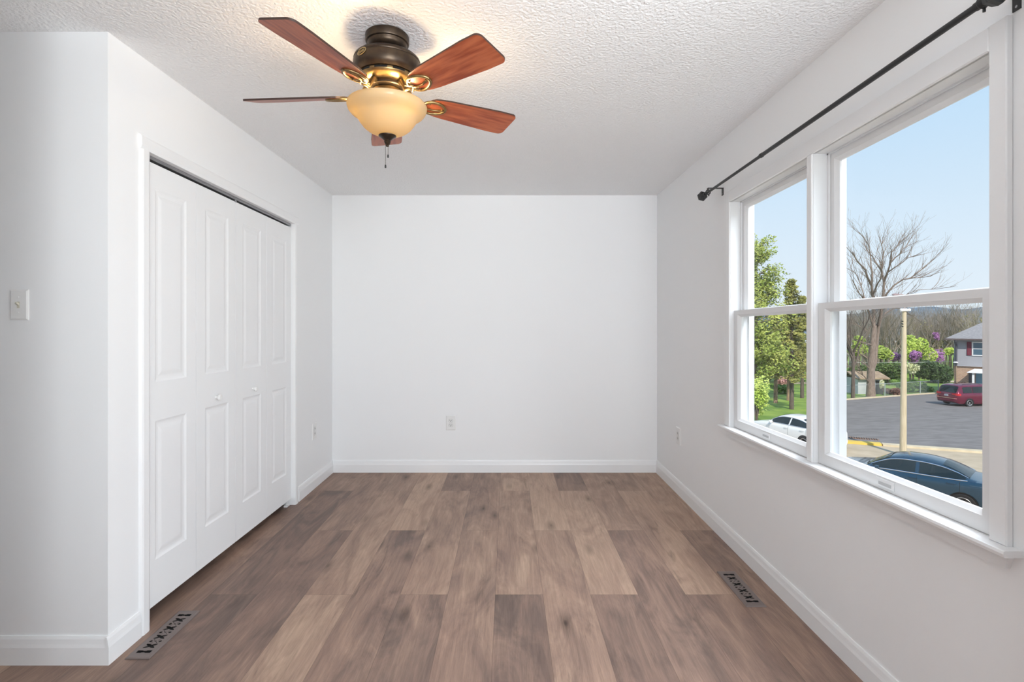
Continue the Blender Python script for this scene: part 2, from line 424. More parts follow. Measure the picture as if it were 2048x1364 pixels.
def sash(y0, y1, z0, z1, xf, xb, stl, top, bot):
    mb = MB(); bv = 0.013
    o = [(y0, z0), (y1, z0), (y1, z1), (y0, z1)]
    i = [(y0 + stl, z0 + bot), (y1 - stl, z0 + bot), (y1 - stl, z1 - top), (y0 + stl, z1 - top)]
    g = [(y0 + stl + bv, z0 + bot + bv), (y1 - stl - bv, z0 + bot + bv), (y1 - stl - bv, z1 - top - bv), (y0 + stl + bv, z1 - top - bv)]
    xm = (xf + xb) / 2
    L = lambda pts, x: [(x, a, b) for a, b in pts]
    mb.loft([L(g, xm + .004), L(g, xm - .004), L(i, xf + .002), L([(a + (.002 if k in (0, 3) else -.002) * -1, b) for k, (a, b) in enumerate(i)], xf), L(o, xf), L(o, xb), L(i, xb), L(g, xm + .004)])
    return mb, g, xm
def window(name, y0, y1, label, seed):
    wd = thing(name, label, 'window', (XR + .06, (y0 + y1) / 2, ZS), kind='structure')
    fr = MB(); jt = 0.012
    fr.box(XR - .012, XO, y0, y0 + jt * .0 + .002, ZS, ZH); fr.box(XR - .012, XO, y1 - .002, y1, ZS, ZH)
    fr.box(XR - .012, XO, y0, y1, ZH, ZH + .012)
    fr.box(XR - .012, 1.334, y0 + .002, y0 + .004, ZS, ZH)
    for a, b in ((y0, y0 + .012), (y1 - .012, y1)):                 # parting beads and blind stops on both jambs
        fr.box(1.3625, 1.371, a, b, ZS, ZH); fr.box(1.4095, XO, a, b + 0, ZS, ZH)
    fr.box(1.4095, XO, y0, y1, ZH - .012, ZH); fr.box(1.3625, 1.371, y0, y1, ZH - .006, ZH)
    fr.prism([(1.3165, ZS + .001), (1.3165, ZS), (XO + .04, ZS - .03), (XO + .04, ZS - .022)], 'y', y0, y1)
    fr.map(shw).build('window_frame', M['vinyl'], wd)
    zr = 1.3866
    mb, g, xm = sash(y0 + .004, y1 - .004, zr - .034, ZH - .001, 1.372, 1.408, .034, .030, .030)
    up = mb.map(shw).build('upper_sash', M['vinyl'], wd)
    pn = MB().box(xm - .002, xm + .002, g[0][0] - .001, g[1][0] + .001, g[0][1] - .001, g[2][1] + .001).map(shw)
    pn.build('pane', M['glass'], up)
    mb, g, xm = sash(y0 + .004, y1 - .004, ZS + .001, zr, 1.325, 1.361, .045, .0245, .046)
    lo = mb.map(shw).build('lower_sash', M['vinyl'], wd)
    MB().box(xm - .002, xm + .002, g[0][0] - .001, g[1][0] + .001, g[0][1] - .001, g[2][1] + .001).map(shw).build('pane', M['glass'], lo)
    yc = (y0 + y1) / 2 + .01; zc = ZS + .026
    lf = MB()
    lf.bbox(1.3215, 1.3255, yc - .042, yc + .042, zc - .015, zc + .015, .0015)
    lf.map(shw)
    lh = lf.build('sash_lift', M['vinyl'], lo)
    MB().box(1.3208, 1.3218, yc - .030, yc + .030, zc - .008, zc + .003).map(shw).build('finger_slot', mat('lift_recess_shade_' + str(seed), (0.45, 0.45, 0.45, 1), 0.5), lh)  # grey strip colours in the shade of the finger recess
    for yy in (y0 + .2, y1 - .2): pass
    return wd
window('window_1', YM1, YE, 'farther white double-hung window with a leafy tree outside', 1)
window('window_2', YA, YM0, 'nearer white double-hung window with the bare tree outside', 2)
# unseen window frames added for the fill lamps, beside and behind the camera
o = MB()
o.box(XR + .02, XR + .10, -.05, -.01, .70, 2.10).box(XR + .02, XR + .10, 1.11, 1.15, .70, 2.10).box(XR + .02, XR + .10, -.01, 1.11, .70, .74)
o.box(XR + .02, XR + .10, -.01, 1.11, 2.06, 2.10).box(XR + .03, XR + .07, -.01, 1.11, 1.38, 1.42)
structure(o, 'added_window_side', M['vinyl'], 'unseen white window frame added beside the camera for fill light', 'window')
o = MB()
o.box(-1.0, 1.4, YR - .08, YR - .02, .6, .64).box(-1.0, 1.4, YR - .08, YR - .02, 2.26, 2.3).box(-1.0, -.96, YR - .08, YR - .02, .64, 2.26).box(1.36, 1.4, YR - .08, YR - .02, .64, 2.26).box(.18, .22, YR - .07, YR - .03, .64, 2.26)
structure(o, 'added_window_rear', M['vinyl'], 'unseen white window frame added behind the camera for fill light', 'window')

# ------------------------------------------------------------------ curtain rod
RX = XR - 0.09
p0, p1 = Vector((RX, 3.216, 2.114)), Vector((RX, 1.318, 2.1425))
rd = thing('curtain_rod', 'long black curtain rod with hexagonal finials above the windows', 'curtain rod', (RX, 2.26, 2.128))
pj = p0.lerp(p1, 0.385)
MB().tube([p0.lerp(p1, .01), pj], .0078, 16).build('inner_pole', M['black'], rd, smooth=True)
MB().tube([pj - (p1 - p0) * .002, p1], .0096, 16).tube([pj - (p1 - p0) * .006, pj + (p1 - p0) * .003], .0112, 16).build('outer_pole', M['black'], rd, smooth=True)
dr = (p1 - p0).normalized()
for e, s in ((p0, -1), (p1, 1)):
    f = MB()
    f.tube([e - dr * s * .030, e - dr * s * .012, e - dr * s * .010, e], [.0115, .0115, .015, .015], 16)
    f.tube([e + dr * s * t for t in (0, .006, .022, .034, .040)], [.014, .024, .031, .031, .022], 6)
    f.build('finial', M['black'], rd)
for yb_ in (3.150, 1.330):
    pr = p0.lerp(p1, (p0.y - yb_) / (p0.y - p1.y))
    b = MB()
    b.box(XR - .003, XR, yb_ - .011, yb_ + .011, pr.z - .020, pr.z + .0255)
    b.box(RX - .004, XR - .001, yb_ - .009, yb_ + .009, pr.z + .0225, pr.z + .0255)
    b.box(RX - .004, RX - .001, yb_ - .009, yb_ + .009, pr.z + .010, pr.z + .0225)
    b.tube([(RX + .0135 * cos(t), yb_, pr.z + .0135 * sin(t)) for t in [2 * pi * q / 20 for q in range(21)]], .0032, 6, cap=False)
    b.tube([(RX + .004, yb_, pr.z - .013), (RX + .004, yb_, pr.z - .024)], .0035, 8)
    bo = b.build('bracket', M['black'], rd)
    MB().disc((XR - .0034, yb_, pr.z - .010), .0035, 'x', 10).build('screw', M['steel'], bo)

# ------------------------------------------------------------------ outlets and switch
def outlet(name, pos, face, label):
    """face: rotation turning local -Y (towards the room) the right way"""
    t = thing(name, label, 'outlet', pos, face, group='wall outlets')
    hw, hh = .0425, .0645
    MB().loft([[(x * k, y, z * q) for x, z in ((-hw, -hh), (hw, -hh), (hw, hh), (-hw, hh))] for k, q, y in ((1, 1, 0), (1, 1, -.003), (.9, .935, -.0062), (.86, .90, -.0065))], cap=True).build('cover_plate', M['plate'], t, world=False)
    for s in (1, -1):
        zc = s * .0195
        pts = []
        for k in range(28):
            a = 2 * pi * k / 28
            pts.append((.0172 * cos(a), max(-.0135, min(.0135, .0172 * sin(a)))))
        fc = MB().loft([[(x * q, y, zc + z * q) for x, z in pts] for q, y in ((1, -.006), (1, -.0078), (.93, -.0082))], cap=True).build('receptacle', M['plate'], t, world=False)
        MB().box(-.0080, -.0048, -.0090, -.0081, zc - .002, zc + .0080).box(.0048, .0080, -.0090, -.0081, zc - .002, zc + .0075).disc((0, -.0086, zc - .0068), .0033, 'y', 12).loft([[(x * q, y, zc + z * q) for x, z in pts] for q, y in ((1.0, -.0066), (1.07, -.0066))]).build('slots', M['slot'], fc, world=False)
    MB().lathe([(.0028, 0), (.0028, .0012), (.0018, .0016)], n=12, cap=True).map(lambda v: Vector((v.x, -.0064 - v.z, v.y))).build('screw', M['plate'], t, world=False)
outlet('wall_outlet', (-.4995, YB, .436), 0, 'white duplex outlet low in the middle of the back wall')
outlet('wall_outlet', (XL, 4.109, .452), pi / 2, 'white duplex outlet between the closet and the back corner')
outlet('wall_outlet', (XR, 3.966, .446), -pi / 2, 'white duplex outlet below the far end of the window')

sw = thing('light_switch', 'white toggle light switch on the wall at far left', 'light switch', (-1.884, YN, 1.385))
hw, hh = .0355, .059
MB().loft([[(x * k, y, z * q) for x, z in ((-hw, -hh), (hw, -hh), (hw, hh), (-hw, hh))] for k, q, y in ((1, 1, 0), (1, 1, -.0028), (.84, .90, -.0062), (.80, .88, -.0064))], cap=True).build('cover_plate', M['plate'], sw, world=False)
MB().box(-.0052, .0052, -.0072, -.006, -.0122, .0122).build('switch_collar', M['ivory'], sw, world=False)
MB().loft([[(-.0038, -.006, -.004), (.0038, -.006, -.004), (.0038, -.006, .006), (-.0038, -.006, .006)],
           [(-.0032, -.0185, .0055), (.0032, -.0185, .0055), (.0032, -.0165, .0105), (-.0032, -.0165, .0105)]], cap=True).build('toggle', M['ivory'], sw, world=False)
for s in (1, -1):
    MB().lathe([(.003, 0), (.003, .001), (.002, .0014)], n=12, cap=True).map(lambda v: Vector((v.x, -.0064 - v.z, v.y + s * .030))).build('screw', M['plate'], sw, world=False)

# ------------------------------------------------------------------ floor registers
def curve_plate(name, outlines, thick, m, parent, z):
    cu = bpy.data.curves.new(name, 'CURVE'); cu.dimensions = '2D'; cu.fill_mode = 'BOTH'; cu.extrude = thick / 2
    for pts in outlines:
        s = cu.splines.new('POLY'); s.points.add(len(pts) - 1)
        for p, q in zip(s.points, pts): p.co = (q[0], q[1], 0, 1)
        s.use_cyclic_u = True
    tmp = bpy.data.objects.new(name, cu); COL.objects.link(tmp)
    dg = bpy.context.evaluated_depsgraph_get()
    me = bpy.data.meshes.new_from_object(tmp.evaluated_get(dg)); bpy.data.objects.remove(tmp); bpy.data.curves.remove(cu)
    for v in me.vertices: v.co.z += z
    me.materials.clear(); me.materials.append(m); me.name = name
    ob = bpy.data.objects.new(name, me); COL.objects.link(ob); ob.parent = parent; return ob
def ell(cx, cy, a, b, rot=0, n=16):
    return [(cx + a * cos(t) * cos(rot) - b * sin(t) * sin(rot), cy + a * cos(t) * sin(rot) + b * sin(t) * cos(rot)) for t in [2 * pi * k / n for k in range(n)]]
def cross4(cx, cy, r, sy=1.0):
    pts = []
    for k in range(48):
        a = 2 * pi * k / 48
        q = abs(cos(2 * (a)))            # lobes lie on the diagonals
        rr = r * (0.34 + 0.66 * (1 - q) ** 0.62)
        pts.append((cx + rr * cos(a), cy + rr * sin(a) * sy))
    return pts
def register(name, loc, label):
    t = thing(name, label, 'floor register', loc, 0, group='floor registers')
    W2, L2 = .0475, .168
    o = [(-W2, -L2), (W2, -L2), (W2, L2), (-W2, L2)]
    holes = []
    hx, hy = .0285, .128
    for s in (1, -1):                                   # end slots with a notch in the middle
        y = s * hy
        holes.append([(-hx, y - .0085), (-.008, y - .0085), (-.006, y - .0055), (.006, y - .0055), (.008, y - .0085), (hx, y - .0085),
                      (hx, y + .0085), (.008, y + .0085), (.006, y + .0055), (-.006, y + .0055), (-.008, y + .0085), (-hx, y + .0085)])
    cyx = [-.0915, -.0305, .0305, .0915]
    for cy in cyx: holes.append(cross4(0, cy, .0320, .62))
    for a, b in zip(cyx[:-1], cyx[1:]):
        m_ = (a + b) / 2
        holes.append(ell(0, m_, .0046, .0036))
        for s in (1, -1):
            holes.append(ell(s * .0190, m_, .0064, .0062, 0, 10))
            for q in (1, -1):
                holes.append(ell(s * .0100, m_ + q * .0090, .0052, .0017, s * q * .62, 12))
    curve_plate('grille', [[(-W2 + .006, -L2 + .006), (W2 - .006, -L2 + .006), (W2 - .006, L2 - .006), (-W2 + .006, L2 - .006)]] + holes, .0016, M['register'], t, .0058)
    rings = [[(x * kx, y * ky, z) for x, y in o] for kx, ky, z in ((1, 1, 0), (1, 1, .0022), (.955, .988, .0055), ((W2 - .0055) / W2, (L2 - .0055) / L2, .0066), ((W2 - .007) / W2, (L2 - .007) / L2, .0050))]
    MB().loft(rings).build('frame', M['register'], t, world=False)
    MB().quad((-W2 + .008, -L2 + .008, .0012), (W2 - .008, -L2 + .008, .0012), (W2 - .008, L2 - .008, .0012), (-W2 + .008, L2 - .008, .0012)).build('register_shade', M['dark'], t, world=False, label='black sheet standing in for the shade under the grille')  # black sheet painted in for the shade below the holes
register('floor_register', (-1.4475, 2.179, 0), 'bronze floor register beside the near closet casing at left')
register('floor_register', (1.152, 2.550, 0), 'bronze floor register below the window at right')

# ------------------------------------------------------------------ ceiling fan
M['bronze'] = mat('fan_bronze', (0.045, 0.032, 0.024, 1), 0.38, 0.75, noise=((0.075, 0.052, 0.034, 1), 30, 3))
M['brass'] = mat('fan_antique_brass', (0.20, 0.13, 0.06, 1), 0.32, 0.85, noise=((0.34, 0.23, 0.10, 1), 26, 4))
M['emblem'] = mat('fan_emblem_gold', (0.55, 0.42, 0.22, 1), 0.3, 0.9)
M['blade'] = mat('fan_blade_cherry', lin(140, 62, 36), 0.34, noise=(lin(180, 98, 62), 7, 5, (1, 9, 9)))
M['bladeedge'] = mat('fan_blade_edge', lin(58, 38, 30), 0.5)
def bowl_material():
    m = bpy.data.materials.new('fan_bowl_glass'); m.use_nodes = True
    n = m.node_tree; n.nodes.clear(); L = n.links
    o = n.nodes.new('ShaderNodeOutputMaterial')
    tl = n.nodes.new('ShaderNodeBsdfTranslucent'); tl.inputs[0].default_value = (0.30, 0.24, 0.105, 1)
    pr = n.nodes.new('ShaderNodeBsdfPrincipled'); pr.inputs['Base Color'].default_value = (0.84, 0.72, 0.50, 1); pr.inputs['Roughness'].default_value = 0.25
    mx = n.nodes.new('ShaderNodeMixShader'); mx.inputs[0].default_value = 0.42
    L.new(tl.outputs[0], mx.inputs[1]); L.new(pr.outputs[0], mx.inputs[2]); L.new(mx.outputs[0], o.inputs[0])
    return m
M['bowl'] = bowl_material()
FX, FY = -0.471, 2.020
fan = thing('ceiling_fan', 'five-blade ceiling fan with cherry blades, bronze motor and lit amber bowl light', 'ceiling fan', (FX, FY, ZC))
def lathe(prof, name, m, parent=fan, n=48, cap=False, smooth=True):
    return MB().lathe(prof, (FX, FY), n, cap).build(name, m, parent, smooth=smooth)
lathe([(.0, 2.4395), (.081, 2.4395), (.084, 2.436), (.084, 2.414), (.082, 2.409), (.0765, 2.407), (.0755, 2.404), (.0750, 2.399), (.071, 2.391), (.062, 2.384), (.052, 2.381), (.046, 2.380), (.044, 2.384), (.0, 2.386)], 'canopy', M['bronze'])
lathe([(.0, 2.388), (.034, 2.387), (.034, 2.350), (.0, 2.350)], 'neck', M['bronze'])
mo = lathe([(.0, 2.362), (.050, 2.362), (.100, 2.356), (.120, 2.350), (.1265, 2.344), (.1290, 2.336), (.1270, 2.333), (.1270, 2.331), (.1300, 2.328), (.1310, 2.310), (.1295, 2.295), (.1240, 2.284), (.1150, 2.276), (.0, 2.276)], 'motor_housing', M['bronze'])
lathe([(.0, 2.2765), (.107, 2.2765), (.109, 2.274), (.109, 2.266), (.1125, 2.265), (.1120, 2.262), (.1040, 2.254), (.0920, 2.247), (.0840, 2.2445), (.0840, 2.2425), (.0, 2.2425)], 'motor_skirt', M['brass'])
fw = lathe([(.0, 2.244), (.075, 2.244), (.077, 2.241), (.077, 2.229), (.074, 2.226), (.0, 2.226)], 'flywheel', M['bronze'])
lathe([(.0, 2.227), (.048, 2.227), (.056, 2.224), (.060, 2.217), (.060, 2.186), (.064, 2.180), (.078, 2.176), (.078, 2.171), (.0, 2.171)], 'switch_housing', M['brass'])
# slots round the skirt
for k in range(10):
    a = 2 * pi * (k + .5) / 10
    s = MB()
    s.loft([[(FX + r * cos(a + t), FY + r * sin(a + t), z) for r, z in ((.1070, 2.2665), (.1100, 2.2665), (.1100, 2.2735), (.1070, 2.2735))] for t in [-.22 + .055 * q for q in range(9)]], cap=True)
    s.build('vent_slot', M['dark'], fan)
# oval emblem on the housing facing the camera
ea = R(-122)
def emb(px, pz, off):                                    # px, pz on the emblem; wraps the housing
    a = ea + px / .131
    rr = .1312 + off + max(0, pz + EZ0 - 2.331) * -.35
    return (FX + rr * cos(a), FY + rr * sin(a), EZ0 + pz)
EZ0 = 2.322
em = MB()
EZ = 0.0
ring = [emb(.0210 * cos(t), EZ + .0105 * sin(t) + .004 * cos(t), .0015) for t in [2 * pi * k / 32 for k in range(33)]]
em.tube(ring, .0013, 6, cap=False)
pl = [emb(.0205 * cos(t), EZ + .0102 * sin(t) + .004 * cos(t), .0006) for t in [2 * pi * k / 32 for k in range(32)]]
eo = em.build('emblem', M['emblem'], fan, label='small gold oval emblem with raised script')
MB().add(pl, [tuple(range(32))]).build('emblem_field', M['bronze'], eo)
scr = MB()
sq = [(-.0135, -.003), (-.0115, .0045), (-.0105, -.0035), (-.0085, .0035), (-.0065, -.003), (-.004, .003), (-.003, -.003), (-.0005, .0028), (.0012, -.003), (.0035, .004), (.0042, -.003), (.0065, .002), (.0085, -.0025), (.0105, .0025), (.0135, .0005)]
scr.tube([emb(a * 1.15, EZ + b * 1.35 + a * .22, .0013) for a, b in sq], .0014, 5)
scr.build('emblem_script', M['emblem'], eo)

BZ = 2.204
PH0 = R(31.5)
pitches = [R(13), R(10), R(20), R(12), R(13)]
for k in range(5):
    a = PH0 + k * 2 * pi / 5
    pt = pitches[k]
    er = Vector((cos(a), sin(a), 0)); et = Vector((-sin(a), cos(a), 0))
    ch = et * cos(pt) - Vector((0, 0, 1)) * sin(pt)      # counter-clockwise edge is the lower one
    nn = er.cross(ch)
    c0 = Vector((FX, FY, BZ))
    QS = 1.036
    def BP(r, s, t=0): return tuple(c0 + er * r * QS + ch * s * QS + nn * t)
    # outline
    ol = []
    def half(r): return .052 + (.072 - .052) * min(1, max(0, (r - .15) / .33))
    rr0, rr1 = .155, .540
    for q in range(9):                                  # rounded root
        an = pi / 2 + pi * q / 8
        ol.append((rr0 + .045 + .045 * cos(an), .052 * sin(an)))
    ol = ol[::1]
    low = [(r, -half(r)) for r in (.24, .30, .38, .46)]
    def corner(cx, cy, rad, a0, a1): return [(cx + rad * cos(a0 + (a1 - a0) * q / 6), cy + rad * sin(a0 + (a1 - a0) * q / 6)) for q in range(7)]
    cr = .022
    outl = ol + low + corner(rr1 - cr, -.0705 + cr, cr, -pi / 2, 0) + corner(rr1 - cr, .0705 - cr, cr, 0, pi / 2) + [(r, -s) for r, s in low[::-1]]
    th = .0035
    top = [BP(r, s, th) for r, s in outl]; bot = [BP(r, s, -th) for r, s in outl]; n_ = len(outl)
    mb = MB(); mb.add(top + bot, [tuple(range(n_)), tuple(range(2 * n_ - 1, n_ - 1, -1))])
    bl = mb.build('blade', M['blade'], fan)
    # object axes for the grain: stored per blade with a rotated mesh
    inv = Matrix((er, ch, nn)).transposed().to_4x4()
    me = bl.data; loc = Vector((0, 0, BZ - ZC))
    for v in me.vertices: v.co = inv.inverted() @ (v.co - loc)
    bl.matrix_local = Matrix.Translation(loc) @ inv
    def LP(r, s, t): return (r * QS, s * QS, t)
    eb = MB().loft([[LP(r, s, th) for r, s in outl], [LP(r, s, -th) for r, s in outl]])
    eb.build('blade_edge', M['bladeedge'], bl, world=False)
    # iron: a neck from the flywheel that opens into a loop under the blade
    ir = MB()
    hz = 2.236
    hub = Vector((FX, FY, hz)) + er * .070
    def IP(r, s, t): return c0 + er * r + ch * s + nn * t
    tsg = -1 if nn.z > 0 else 1
    q0 = -.008 if nn.z > 0 else .008
    ir.tube([hub - er * .012, hub + er * .020, IP(.115, 0, q0 * 1.2), IP(.150, 0, q0)], [.012, .010, .008, .0075], 8)
    loop = []
    for t in [2 * pi * q / 26 for q in range(27)]:
        loop.append(IP(.195 + .050 * cos(t), .037 * sin(t) * (1 - .15 * cos(t)), q0 * .75))
    ir.tube(loop, .0062, 8, cap=False)
    ir.tube([IP(.150, 0, q0), IP(.170, .010, q0), IP(.200, .012, q0 * .8), IP(.240, 0, q0 * .75)], .0048, 6)
    ir.tube([IP(.135, .020, q0 * 1.0), IP(.148, .012, q0), IP(.160, 0, q0), IP(.148, -.012, q0), IP(.135, -.020, q0)], .005, 6)
    io = ir.build('blade_iron', M['brass'], fan, smooth='all')
    for rr_, ss_ in ((.168, .026), (.168, -.026), (.232, 0)):
        MB().tube([IP(rr_, ss_, q0 * 1.5), IP(rr_, ss_, 0)], [.0042, .0046], 8).build('screw', M['brass'], io)
# bowl, finial, chains
lathe([(.1450, 2.1690), (.1510, 2.1695), (.1535, 2.1660), (.1535, 2.1580), (.1500, 2.1470), (.1420, 2.1370), (.1300, 2.1290), (.1200, 2.1215), (.1140, 2.1130), (.1060, 2.1000), (.0930, 2.0830), (.0760, 2.0690), (.0540, 2.0580), (.0280, 2.0515), (.0040, 2.0505),
       (.0040, 2.0545), (.0270, 2.0555), (.0520, 2.0620), (.0735, 2.0725), (.0900, 2.0860), (.1025, 2.1020), (.1105, 2.1150), (.1170, 2.1245), (.1275, 2.1325), (.1390, 2.1400), (.1465, 2.1490), (.1495, 2.1580), (.1490, 2.1650), (.1450, 2.1690)], 'bowl_shade', M['bowl'], n=64)
fz = .0205
fi = lathe([(r, z + fz) for r, z in [(.0, 2.0315), (.030, 2.0305), (.0345, 2.0285), (.0340, 2.0262), (.026, 2.0215), (.018, 2.0150), (.0125, 2.0095), (.0125, 2.0075), (.0135, 2.0060), (.0125, 2.0045), (.0110, 2.0030), (.0120, 2.0012), (.0108, 1.9992), (.0092, 1.9978), (.0100, 1.9960), (.0085, 1.9942), (.0055, 1.9925), (.0068, 1.9900), (.0052, 1.9865), (.0, 1.9850)]], 'finial', M['bronze'], n=28)
for dx, zt, zb in ((-.0065, 2.010, 1.934), (.0035, 2.005, 1.974)):
    ch_ = MB(); z = zt
    ch_.tube([(FX + dx, FY - .004, zt), (FX + dx, FY - .004, zb)], .0006, 5)
    while z > zb:
        ch_.lathe([(.0002, z + .0013), (.0013, z), (.0002, z - .0013)], (FX + dx, FY - .004), 6); z -= .0034
    co = ch_.build('pull_chain', M['bronze'], fan)
    MB().lathe([(.0010, zb + .001), (.0030, zb - .001), (.0036, zb - .008), (.0028, zb - .012), (.0, zb - .0125)], (FX + dx, FY - .004), 12).build('chain_pull', M['black'], co, smooth=True)
for a in (R(200), R(320), R(80)):
    bx, by = FX + .088 * cos(a), FY + .088 * sin(a)
    add_light('bulb_light', 'POINT', (bx, by, 2.156), None, 3.9, (1.0, 0.76, 0.44), radius=.03)

# ================================================================== outdoors
def gh(Y): return CAMZ - (5.2 + 0.037 * Y)               # the ground falls gently away from the house
def gpt(x, y, dz=0): return (x, y, gh(y) + dz)
def gat(u, v):                                            # ground point seen at a place in the photo
    Y = 5.2 / ((v - V0) / F - 0.037); return ((u - U0) / F * Y, Y)
M['grass'] = mat('lawn_grass', lin(102, 134, 44), 0.9, noise=(lin(142, 164, 66), 0.55, 6), bump=(14, 0.6, 0.05))
M['asphalt'] = mat('asphalt', lin(112, 106, 103), 0.9, noise=(lin(132, 126, 122), 1.1, 9, (1, 3, 1)), bump=(30, 0.3, 0.01))
M['road'] = mat('worn_road', lin(178, 160, 134), 0.9, noise=(lin(192, 174, 148), 1.6, 8), bump=(30, 0.3, 0.01))
M['concrete'] = mat('kerb_concrete', lin(196, 180, 150), 0.9, noise=(lin(212, 196, 166), 3, 5))
M['yellow'] = mat('kerb_paint', lin(226, 190, 72), 0.7, noise=(lin(214, 182, 90), 4, 4))
M['wood'] = mat('weathered_pole', lin(188, 172, 142), 0.8, noise=(lin(206, 192, 164), 5, 4, (6, 6, .4)))
M['bark'] = mat('bark', lin(120, 104, 92), 0.95, noise=(lin(150, 134, 122), 6, 5, (3, 3, .6)))
M['woodbark'] = mat('bark_woods', lin(136, 124, 110), .95)
M['barkdark'] = mat('bark_dark', lin(88, 78, 70), 0.95, noise=(lin(112, 100, 90), 6, 5, (3, 3, .6)))
M['barkpale'] = mat('bark_pale', lin(168, 140, 112), 0.95, noise=(lin(112, 92, 80), 3, 5, (2, 2, .8)))
M['twig'] = mat('twigs', lin(154, 146, 138), 0.95)

poly = lambda pts, dz: [gpt(x, y, dz) for x, y in pts]
def slab(pts, dz, name, m, label, cat):
    t = poly(pts, dz); b = poly(pts, dz - .25)
    return structure(MB().loft([b, t], cap=True), name, m, label, cat)
slab([(3, -60), (700, -260), (900, 800), (-200, 800), (-200, 10), (3, 8)], 0.0, 'ground_lawn', M['grass'], 'green lawn behind the parked cars', 'lawn')
kerb = [(15.6, 27.55), (17.4, 26.5), (19.6, 25.35), (22.2, 24.1), (26, 22.3), (34, 18.5)]
slab([(3.2, -28), (110, -56), (70, 4)] + kerb[::-1] + [(16.6, 33.8), (-20, 36.5), (-20, 12), (3.2, 10)], 0.02, 'road', M['road'], 'pale worn road where the cars are parked', 'road')
slab(kerb + [(90, 10), (100, 66), (60, 59), (41.9, 51), (30, 45.6), (26.5, 44)], 0.06, 'parking_lot', M['asphalt'], 'grey asphalt parking lot', 'parking lot')
slab([(34, 63.6), (64, 67.0), (64, 69.2), (34, 65.6)], 0.05, 'path', M['concrete'], 'pale path crossing the field beyond the fence', 'path')
def kerb_run(pts, wdt, hgt, name, m, label):
    mb = MB(); rings = []
    for i, (x, y) in enumerate(pts):
        a = Vector(pts[max(i - 1, 0)]); b = Vector(pts[min(i + 1, len(pts) - 1)]); d = (b - a).normalized(); nn = Vector((d.y, -d.x))
        z = gh(y) + .02
        rings.append([(x - nn.x * wdt * .5, y - nn.y * wdt * .5, z - .2), (x + nn.x * wdt * .5, y + nn.y * wdt * .5, z - .2),
                      (x + nn.x * wdt * .42, y + nn.y * wdt * .42, z + hgt), (x - nn.x * wdt * .42, y - nn.y * wdt * .42, z + hgt)])
    mb.loft(rings, cap=True)
    return structure(mb, name, m, label, 'kerb')
K = [Vector(p) for p in kerb]
kerb_run([K[1].lerp(K[2], .62), K[2].lerp(K[3], .05), K[3], K[4], K[5]], .5, .10, 'trim_6', M['concrete'], 'bare concrete kerb to the right of the lamp pole')
kerb_run([K[1].lerp(K[2], -.02), K[1].lerp(K[2], .3), K[1].lerp(K[2], .60)], .52, .11, 'trim_7', M['yellow'], 'yellow painted kerb left of the lamp pole')
kerb_run([K[0], K[0].lerp(K[1], .55)], .52, .11, 'trim_8', M['yellow'], 'yellow painted kerb left of the storm drain')
kerb_run([(26.5, 44.2), (30, 45.8), (41.9, 51.2), (60, 59.2)], .4, .12, 'trim_9', M['concrete'], 'pale kerb along the far edge of the parking lot')
dx, dy = gat(1728, 880)
dg_ = thing('storm_drain', 'rusty storm drain grate set in the lot by the yellow kerb', 'drain', gpt(dx, dy, .06), R(-27))
M['rust'] = mat('rusty_iron', lin(120, 84, 64), 0.8, noise=(lin(150, 118, 96), 5, 4))
MB().box(-.65, .65, -.22, .22, -.05, .02).build('frame', M['rust'], dg_, world=False)
g = MB()
for i in range(11): g.box(-.56 + i * .11, -.52 + i * .11, -.17, .17, .02, .035)
g.build('grate', M['slot'], dg_, world=False)

# ---- far hills
hm = mat('hills_haze_tint', lin(112, 126, 138), 1.0, noise=(lin(92, 108, 122), 0.012, 6))  # distance haze is mixed into the ridge colour
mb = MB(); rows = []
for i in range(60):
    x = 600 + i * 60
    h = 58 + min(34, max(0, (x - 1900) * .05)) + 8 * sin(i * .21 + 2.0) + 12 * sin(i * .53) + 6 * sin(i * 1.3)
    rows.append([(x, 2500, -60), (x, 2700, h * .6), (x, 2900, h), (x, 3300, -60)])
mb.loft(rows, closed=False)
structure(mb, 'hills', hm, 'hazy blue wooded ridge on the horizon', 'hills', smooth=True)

# ---- branches and leaves
def grow(mb, p, d, length, rad, depth, rg, spread=.55, n=4, up=.15, kids=(2, 3), minr=.010):
    steps = 3; pts = [Vector(p)]; rr = [rad]; dd = Vector(d).normalized()
    for i in range(steps):
        dd = (dd + Vector((rg.uniform(-.2, .2), rg.uniform(-.2, .2), rg.uniform(-.1, .2) + up * .3)) * .6).normalized()
        pts.append(pts[-1] + dd * length / steps); rr.append(max(minr * .6, rad * (1 - .45 * (i + 1) / steps)))
    mb.tube(pts, rr, n, cap=False)
    if depth <= 0: return [pts[-1]]
    tips = []
    for k in range(rg.randint(*kids)):
        j = rg.choice([1, 2, 3, 3]); b = pts[j]
        nd_ = (dd + Vector((rg.uniform(-1, 1), rg.uniform(-1, 1), rg.uniform(-.4, .8))) * spread).normalized()
        tips += grow(mb, b, nd_, length * rg.uniform(.62, .85), rr[j] * .68, depth - 1, rg, spread, max(3, n - 1), up, kids, minr)
    return tips
